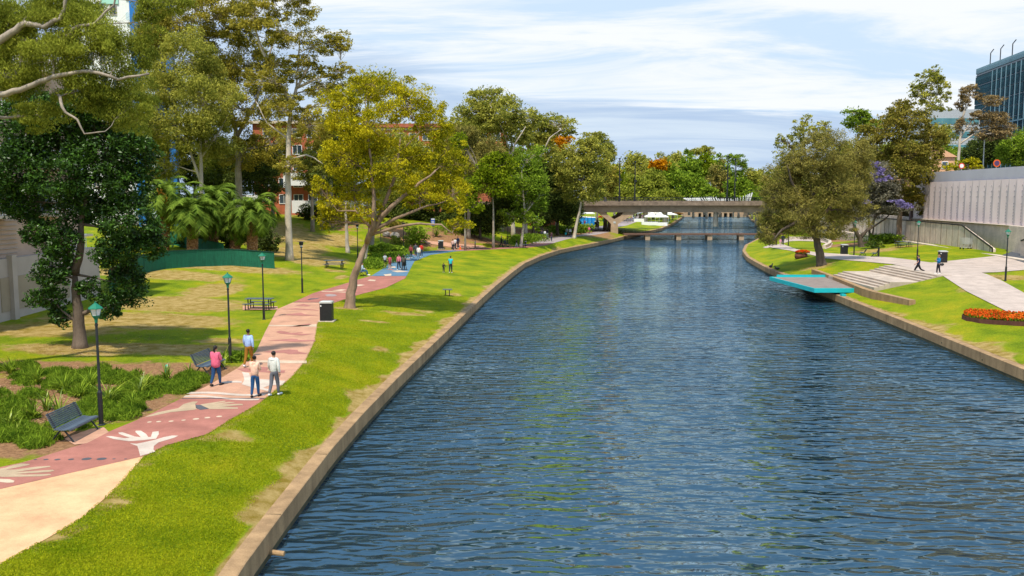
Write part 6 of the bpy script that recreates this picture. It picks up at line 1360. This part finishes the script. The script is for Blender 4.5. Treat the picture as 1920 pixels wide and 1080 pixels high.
def make_meshes(pose,ph,top,bot,wide):
    key=(pose,round(ph,2),top,bot,round(wide,2))
    if key in CACHE: return CACHE[key]
    J=pose_pts(pose,ph); w=wide
    N_=[];I={}
    def nd(n,p,r): I[n]=len(N_); N_.append((p,r))
    nd('pel',J['pel'],(.145*w,.105*w)); nd('wst',J['wst'],(.125*w,.09*w)); nd('chs',J['chs'],(.15*w,.10*w)); nd('nkb',J['nkb'],(.085,.07)); nd('nck',J['nck'],.052); nd('jaw',J['hed']-Vector((0,-.01,.045)),(.066,.072)); nd('hed',J['hed']+Vector((0,0,.015)),(.078,.092)); nd('top',J['hed']+Vector((0,-.01,.085)),(.052,.062))
    E=[('pel','wst'),('wst','chs'),('chs','nkb'),('nkb','nck'),('nck','jaw'),('jaw','hed'),('hed','top')]
    for s in 'lr':
        nd('shl'+s,J['shl'+s],.062*w); nd('elb'+s,J['elb'+s],.042); nd('wri'+s,J['wri'+s],.028)
        nd('hip'+s,J['hip'+s],.085*w); nd('kne'+s,J['kne'+s],.058); nd('clf'+s,J['kne'+s].lerp(J['ank'+s],.35),.056); nd('ank'+s,J['ank'+s],.036); nd('toe'+s,J['toe'+s],(.035,.025))
        E+=[('chs','shl'+s),('shl'+s,'elb'+s),('elb'+s,'wri'+s),('pel','hip'+s),('hip'+s,'kne'+s),('kne'+s,'clf'+s),('clf'+s,'ank'+s),('ank'+s,'toe'+s)]
    body=skin_mesh(N_,[(I[a],I[b]) for a,b in E])
    # hands, nose, ears joined into the same body mesh
    mb=MB()
    for s,sg in (('l',-1),('r',1)): addhand(mb,J['wri'+s],J['elb'+s],sg); mb.ell(J['hed']+Vector((sg*.078,-.005,.0)),(.012,.02,.03),6,5)
    mb.tube([J['hed']+Vector((0,.088,.03)),J['hed']+Vector((0,.108,-.008)),J['hed']+Vector((0,.09,-.018))],[.008,.014,.008],6)
    mb.tube([J['hed']+Vector((-.022,.088,-.045)),J['hed']+Vector((.022,.088,-.045))],.006,5)
    bm=bmesh.new(); bm.from_mesh(body); t=bpy.data.meshes.new('t'); t.from_pydata(mb.v,[],mb.f); bm.from_mesh(t); bm.to_mesh(body); bm.free(); bpy.data.meshes.remove(t)
    body.polygons.foreach_set('use_smooth',[True]*len(body.polygons))
    g=.018
    # top
    N_=[];I={};E=[]
    low=J['pel']+Vector((0,0,-.09 if top!='coat' else -.20)); fl=1.06 if top!='coat' else 1.4
    nd('low',low,((.16*w+g)*fl,(.12*w+g)*fl)); nd('wst',J['wst'],(.145*w+g,.108*w+g)); nd('chs',J['chs'],(.165*w+g,.115*w+g)); nd('nkb',J['nkb']-Vector((0,0,.005)),(.085+g,.075+g)); E=[('low','wst'),('wst','chs'),('chs','nkb')]
    for s in 'lr':
        nd('shl'+s,J['shl'+s],.070*w+g*.6); E.append(('chs','shl'+s))
        if top in('short','sleeveless'): nd('elb'+s,J['shl'+s].lerp(J['elb'+s],.62),.055*w+g*.6); E.append(('shl'+s,'elb'+s))
        else: nd('elb'+s,J['elb'+s],.05+g*.7); nd('wri'+s,J['elb'+s].lerp(J['wri'+s],.93),.036+g*.6); E+=[('shl'+s,'elb'+s),('elb'+s,'wri'+s)]
    if top=='hood': nd('hd',J['nkb']+Vector((0,-.10,.015)),(.085,.05)); E.append(('nkb','hd'))
    tm=skin_mesh(N_,[(I[a],I[b]) for a,b in E],name='top')
    # bottom
    N_=[];I={};E=[]; nd('wst',J['pel']+Vector((0,0,.10)),(.148*w+g*.4,.105*w+g*.4)); nd('pel',J['pel'],(.155*w+g*.4,.118*w+g*.4)); E=[('wst','pel')]
    for s in 'lr':
        nd('hip'+s,J['hip'+s]-Vector((0,0,.02)),.095*w+g*.5); nd('kne'+s,J['kne'+s] if bot=='long' else J['hip'+s].lerp(J['kne'+s],.85),.066*w**.5+g*.6); E+=[('pel','hip'+s),('hip'+s,'kne'+s)]
        if bot=='long': nd('clf'+s,J['kne'+s].lerp(J['ank'+s],.5),.062+g*.3); nd('ank'+s,J['kne'+s].lerp(J['ank'+s],.96),.05+g*.3); E+=[('kne'+s,'clf'+s),('clf'+s,'ank'+s)]
    pmh=skin_mesh(N_,[(I[a],I[b]) for a,b in E],name='trousers')
    sh=[]
    for s in 'lr':
        mb=MB(); a,t_=J['ank'+s],J['toe'+s]; d=(t_-a); z=min(a.z,t_.z)
        mb.tube([a+Vector((0,-.05,-.03)),a+Vector((0,-.01,-.025)),a.lerp(t_,.6)+Vector((0,0,-.005)),t_+Vector((0,.03,0)),t_+Vector((0,.07,-.005))],[.035,.048,.045,.04,.018],8)
        me=bpy.data.meshes.new('shoe'); me.from_pydata(mb.v,[],mb.f); me.polygons.foreach_set('use_smooth',[True]*len(mb.f)); sh.append(me)
    zmin=min(v[2] for me in sh for v in [tuple(x.co) for x in me.vertices])
    CACHE[key]=(body,tm,pmh,sh,J,zmin); return CACHE[key]
HC={}
def hairmesh(style,J):
    mb=MB(); c=J['hed']
    mb.ell(c+Vector((0,-.018,.038)),(.088,.098,.088),12,8)
    # keep the face open: push front lower verts back
    V=[]
    for v in mb.v:
        x,y,z=v; 
        if y>c.y+.045 and z<c.z+.055: y=c.y+.03
        if z<c.z-.02 and y>c.y-.02: y=c.y-.02
        V.append((x,y,z))
    mb.v=V
    if style=='pony': mb.tube([c+Vector((0,-.09,.05)),c+Vector((0,-.13,.0)),c+Vector((0,-.12,-.10)),c+Vector((0,-.10,-.2))],[.03,.04,.035,.01],8)
    if style=='long': mb.tube([c+Vector((0,-.05,.06)),c+Vector((0,-.075,-.03)),c+Vector((0,-.085,-.14)),c+Vector((0,-.085,-.24))],[.07,.085,.08,.03],10)
    if style=='bun': mb.ell(c+Vector((0,-.11,.075)),(.042,.04,.042),8,6)
    me=bpy.data.meshes.new('hair'); me.from_pydata(mb.v,[],mb.f); me.polygons.foreach_set('use_smooth',[True]*len(mb.f)); return me
def person(foot,label,top,bot,tc,bc,h=1.70,rz=0,pose='walk',ph=.8,hair='short',hc='black',shoe='white',wide=1.0,skin=0,group=None,loc=None,detail=True):
    body,tm,pmh,sh,J,zm=make_meshes(pose,ph,top,bot,wide); s=h/1.72
    g=Vector(loc) if loc is not None else G(*foot) 
    base=g.copy(); q=empty('person',g+Vector((0,0,-zm*s)) if pose!='sit' else g,rz,label,'person',group,sc=s)
    if pose!='sit': q.location=g; 
    dz=-zm if pose!='sit' else 0
    def ch(n,me,m,par=q):
        me2=me.copy(); me2.materials.clear(); me2.materials.append(m); o=bpy.data.objects.new(n,me2); link(o,par); o.location=(0,0,dz); return o
    ch('body',body,SKINM[skin]); ch('jacket' if top in('coat','hood','jacket') else 'shirt',tm,pm(tc)); ch('trousers' if bot=='long' else 'shorts',pmh,pm(bc))
    for me in sh: ch('shoe',me,SHOE[shoe])
    if hair:
        ch('hair',hairmesh(hair,J),HAIRM[hc])
    if detail:
        for sg in (-1,1): mb=MB(); mb.ell(J['hed']+Vector((sg*.03,.088,.022)),(.012,.007,.008),6,4); o=mb.build('eye',M_EYE,q); o.location=(0,0,dz)
    return q
R=math.radians
PX_=person
# foreground four, seen from behind, walking up the path
person((406,724),'woman in a bright pink jacket and blue jeans walking past the bench, black ponytail','coat','long',(.72,.13,.22),(.015,.06,.16),1.66,R(-12),'phone',.5,'pony','black','black',1.2)
person((467,688),'man in a light blue shirt and mustard brown trousers walking ahead of the group','shirt','long',(.38,.52,.80),(.30,.13,.012),1.72,R(-8),'walk',.55,'short','black','white',1.06,1)
person((479,745),'woman in a pale peach hooded top and blue jeans with hair in a bun','hood','long',(.80,.50,.36),(.015,.07,.18),1.60,R(-4),'phone',.35,'bun','black','black',1.1)
person((515,742),'man in a white hooded jacket and grey trousers beside the woman in peach','hood','long',(.66,.66,.60),(.13,.135,.16),1.74,R(-14),'walk',.45,'short','black','white',1.05)
# middle distance
person((722,502),'boy in white and grey shirt and dark shorts at the blue path edge','short','short',(.42,.45,.48),(.015,.015,.03),1.50,R(5),ph=.5,shoe='white',detail=False)
person((724.5,504),'child in a dusty red top and shorts walking beside the boy with the grey shirt','short','short',(.45,.07,.10),(.25,.04,.05),1.45,R(0),ph=.4,detail=False,loc=G(725+0,505)+Vector((.35,0,0)))
person((748,506),'long haired woman in pink top and black trousers walking towards us, blue path','shirt','long',(.62,.18,.22),(.012,.012,.015),1.62,R(175),hair='long',ph=.6)
person((757,507),'person in dark olive clothes pushing a pushchair on the blue path','jacket','long',(.10,.09,.07),(.02,.02,.02),1.62,R(5),'push',.6,'long',detail=False,shoe='black')
person((770.5,484),'woman in dark red cardigan on the blue path, left of the white coat','jacket','long',(.30,.05,.05),(.02,.015,.02),1.62,R(178),hair='long',ph=.4)
person((779,484),'person in a dark grey top behind the figure in the white coat','jacket','long',(.07,.08,.10),(.05,.05,.06),1.68,R(10),ph=.3,loc=G(779.5,481.5))
person((785,486.5),'broad figure in a long white coat on the blue path','coat','long',(.80,.74,.68),(.25,.33,.45),1.66,R(0),ph=.4,wide=1.25,hair='bun')
person((790,484),'person in a bright red jacket partly behind the white coat','jacket','long',(.60,.03,.02),(.05,.06,.09),1.68,R(0),ph=.3,loc=G(790,482))
person((845,512),'man in a turquoise t-shirt and dark jeans walking on the open lawn','short','long',(.03,.50,.60),(.015,.03,.06),1.74,R(-4),ph=.45,pose='walk',wide=1.05)
person((832,511),'small child in black walking hand in hand with the man in turquoise','jacket','long',(.03,.03,.03),(.03,.03,.035),1.0,R(0),'reach',.4,detail=False)
person((849,470),'person in a pale pink top near the bin where the paths meet','shirt','long',(.70,.42,.36),(.03,.03,.04),1.6,R(10),ph=.5,detail=False)
person((853,469),'person in white beside a pushchair near the path junction','shirt','long',(.72,.72,.72),(.04,.05,.07),1.62,R(20),'push',ph=.3,detail=False,loc=G(853.5,468))
person((858,463),'person in navy standing behind the pair at the path junction','jacket','long',(.015,.03,.09),(.02,.02,.05),1.68,R(0),ph=.3,detail=False,loc=G(858.5,465.5))
person((891,466),'child in grey standing alone on the thin far path','shirt','long',(.35,.42,.40),(.02,.02,.02),1.25,R(90),ph=.3,detail=False)
person((940,464),'white haired person in black pushing a pram on the far path','coat','long',(.012,.012,.015),(.015,.015,.018),1.70,R(-80),'push',.6,'short','grey',detail=False,shoe='black')
person((968.5,463),'small child in black top and white trousers behind the pram','jacket','long',(.03,.03,.03),(.7,.7,.68),1.15,R(-60),ph=.5,detail=False)
for (x,y,tc,bc,h,lab,wd) in [(1016,449,(.03,.035,.05),(.02,.02,.03),1.7,'person in dark clothes leaning over the pushchair at the far bend',1.1),(1021.5,448.5,(.75,.75,.78),(.3,.05,.06),1.6,'person in a white top in the middle of the trio at the far bend',1.0),(1026,446.5,(.02,.02,.03),(.55,.56,.6),1.7,'person in black top and light trousers on the right of the trio',1.0),
 (1034,453,(.07,.03,.04),(.03,.045,.08),1.62,'lone person in maroon and jeans walking on the far path',1.0),(1063,444,(.22,.25,.25),(.02,.02,.02),1.7,'person in grey carrying a turquoise bag left of the pale trunk',1.0),(1069,444,(.78,.78,.82),(.05,.06,.08),1.65,'person in a white shirt just left of the pale trunk',1.0),(1075.5,441.5,(.16,.03,.04),(.10,.02,.03),1.65,'person in dark red close behind the pale trunk',1.0),(1078.5,441.5,(.42,.10,.12),(.2,.05,.06),1.6,'person in rose peeping out right of the pale trunk',1.0),
 (1104.5,439.5,(.68,.16,.25),(.10,.03,.07),1.6,'person in pink walking alone before the bridge',1.0)]:
    person((x,y),lab,'jacket','long',tc,bc,h,R(random.uniform(-40,40)),ph=.4,detail=False,wide=wd)
for (x,y,tc,bc,lab) in [(1096.5,425,(.35,.05,.10),(.03,.03,.05),'person in crimson standing in front of the blue toilets'),(1117,429.5,(.12,.14,.16),(.01,.01,.015),'left one of two people in the shade under the bridge'),(1122,428.5,(.5,.5,.5),(.15,.05,.03),'right one of two people in the shade under the bridge')]:
    person((x,y),lab,'jacket','long',tc,bc,1.68,R(random.uniform(-90,90)),ph=.4,detail=False)
# right bank
person((1721,515),'bald man in a navy t-shirt and black trousers striding at the top of the steps','short','long',(.008,.02,.075),(.012,.012,.015),1.78,R(80),'walk',1.15,'short','black','white',1.1)
person((1759,514),'woman with fair hair in a blue denim jacket standing on the plaza','jacket','long',(.02,.17,.40),(.012,.012,.02),1.64,R(95),'phone',.25,'pony','blond','white',1.0)
for (x,y,tc,bc,h,lab) in [(1448.5,461,(.03,.03,.03),(.015,.015,.015),1.7,'leftmost of four people on the right path under the she-oak, in black'),(1455,461,(.10,.06,.04),(.05,.035,.03),1.7,'person in brown among the four under the she-oak'),(1463,461,(.70,.30,.38),(.6,.4,.42),1.15,'child in pink among the four under the she-oak'),(1467.5,460.5,(.02,.03,.08),(.015,.015,.03),1.74,'rightmost of the four under the she-oak, in navy')]:
    person((x,y),lab,'jacket','long',tc,bc,h,R(random.uniform(-30,30)),ph=.4,detail=False)
# reader on the bench
person((0,0),'seated person in pale blue top and jeans reading on the bench','shirt','long',(.42,.52,.58),(.02,.10,.20),1.70,sba,'sit',0,'short','black','white',1.0,loc=sbl+Vector((0,0,-.42)))
# market crowd
cr=[((.6,.1,.1),'in red'),((.02,.05,.2),'in navy'),((.75,.75,.75),'in white'),((.03,.03,.03),'in black'),((.1,.3,.5),'in blue'),((.5,.45,.4),'in beige'),((.35,.08,.2),'in plum'),((.15,.2,.15),'in dark green')]
PL_=[(1184,415,'at the left end of the market crowd'),(1188,412,'second from the left in the market crowd'),(1191,414,'beside the crowd near the pier'),(1194,410,'in the middle of the market crowd'),(1198,411,'in front of the white stall'),(1202,410,'left of the peaked tents'),(1205,412,'next to the front left peaked tent'),(1200,406,'deep in the market crowd'),(1251,412,'left of the pair on the grass right of the tents'),(1255,412,'right of the pair on the grass right of the tents'),(1261,409,'near the river edge right of the tents'),(1186,409,'behind the left end of the crowd'),(1196,406,'farthest back in the crowd')]
for i,(x,y,w_) in enumerate(PL_):
    c_,n_=cr[i%8]; d2=7.85*F/(y-HOR)*1.0; p=UD(x,y,d2); person((0,0),'tiny distant person %s %s'%(n_,w_),'jacket','long',c_,cr[(i*3+1)%8][0],1.7,R(i*70),ph=.4,detail=False,group='crowd at the market',loc=(p.x,d2,float(zL(p.x,d2))))
for i in range(12):
    px2=1290+i*9.5; p=UD(px2,400,387.6); c_,n_=cr[(i*5)%8]
    person((0,0),'tiny person %s on the weir walkway, number %s from the left'%(n_,['one','two','three','four','five','six','seven','eight','nine','ten','eleven','twelve'][i]),'jacket','long',c_,(.03,.03,.05),1.7,R(i*50),ph=.3,detail=False,group='people on the weir',loc=(p.x,387.9,.65))
# prams
def make_pram(hood):
    t=empty('pram'); mb=MB()
    for sx in (-.24,.24): mb.tube([(sx,-.45,1.02),(sx,-.2,.65),(sx,.38,.14)],.016,6); mb.tube([(sx,-.35,.14),(sx,.1,.55)],.016,6)
    mb.tube([(-.24,-.45,1.02),(.24,-.45,1.02)],.02,6); mb.build('frame',K_BLK,t)
    mb=MB(); mb.box((0,.05,.58),(.42,.55,.18),M=Matrix.Rotation(.2,4,'X')); mb.box((0,-.12,.75),(.42,.12,.42)); mb.build('seat',hood,t)
    mb=MB(); mb.ell((0,-.05,.88),(.24,.26,.2),10,6); mb.build('hood',hood,t)
    for sx in (-.27,.27):
        for y in (-.36,.40): mb=MB(); mb.tube([(sx-.02,y,.12),(sx+.02,y,.12)],.12,14); mb.build('wheel',K_BLK,t)
    return t
p0=make_pram(pm((.03,.04,.05))); g=G(757,507); rz=R(5); p0.location=g+Vector((-math.sin(rz)*.62,math.cos(rz)*.62,0)); p0.rotation_euler=(0,0,rz); tag(p0,'black pushchair on the blue path pushed by the person in olive','pram','pushchairs')
for (px2,py2,rz,dx,lab) in [(940,464,R(-80),.62,'navy pram on the far path pushed by the white haired person'),(1017,449,R(-70),.6,'pushchair beside the dark clothed person of the trio at the far bend'),(853.5,468,R(20),.6,'pushchair of the person in white at the path junction')]:
    g=G(px2,py2); clone(p0,g+Vector((-math.sin(rz)*dx,math.cos(rz)*dx,0)),rz,lab,'pushchairs')
g=G(1061,444); mb=MB(); mb.box((0,0,.55),(.35,.12,.42)); mb.tube([(-.1,0,.76),(-.08,0,.95),(.08,0,.95),(.1,0,.76)],.012,5); o=mb.build('shopping_bag',pm((.03,.42,.42))); o.location=G(1061,444)+Vector((0,-.1,.05)); tag(o,'turquoise bag held by the person in grey near the pale trunk','bag')
# shoulder bag of the woman in blue
mb=MB(); mb.ell((0,0,0),(.2,.09,.13),10,6); mb.tube([(-.15,0,.1),(-.05,.05,.45),(.1,.1,.55)],.012,5); o=mb.build('shoulder_bag',K_BLK); o.location=G(1759,514)+Vector((.24,-.1,.86)); tag(o,'black shoulder bag carried by the woman in the denim jacket','bag')
print('NLEAF',NL[0])
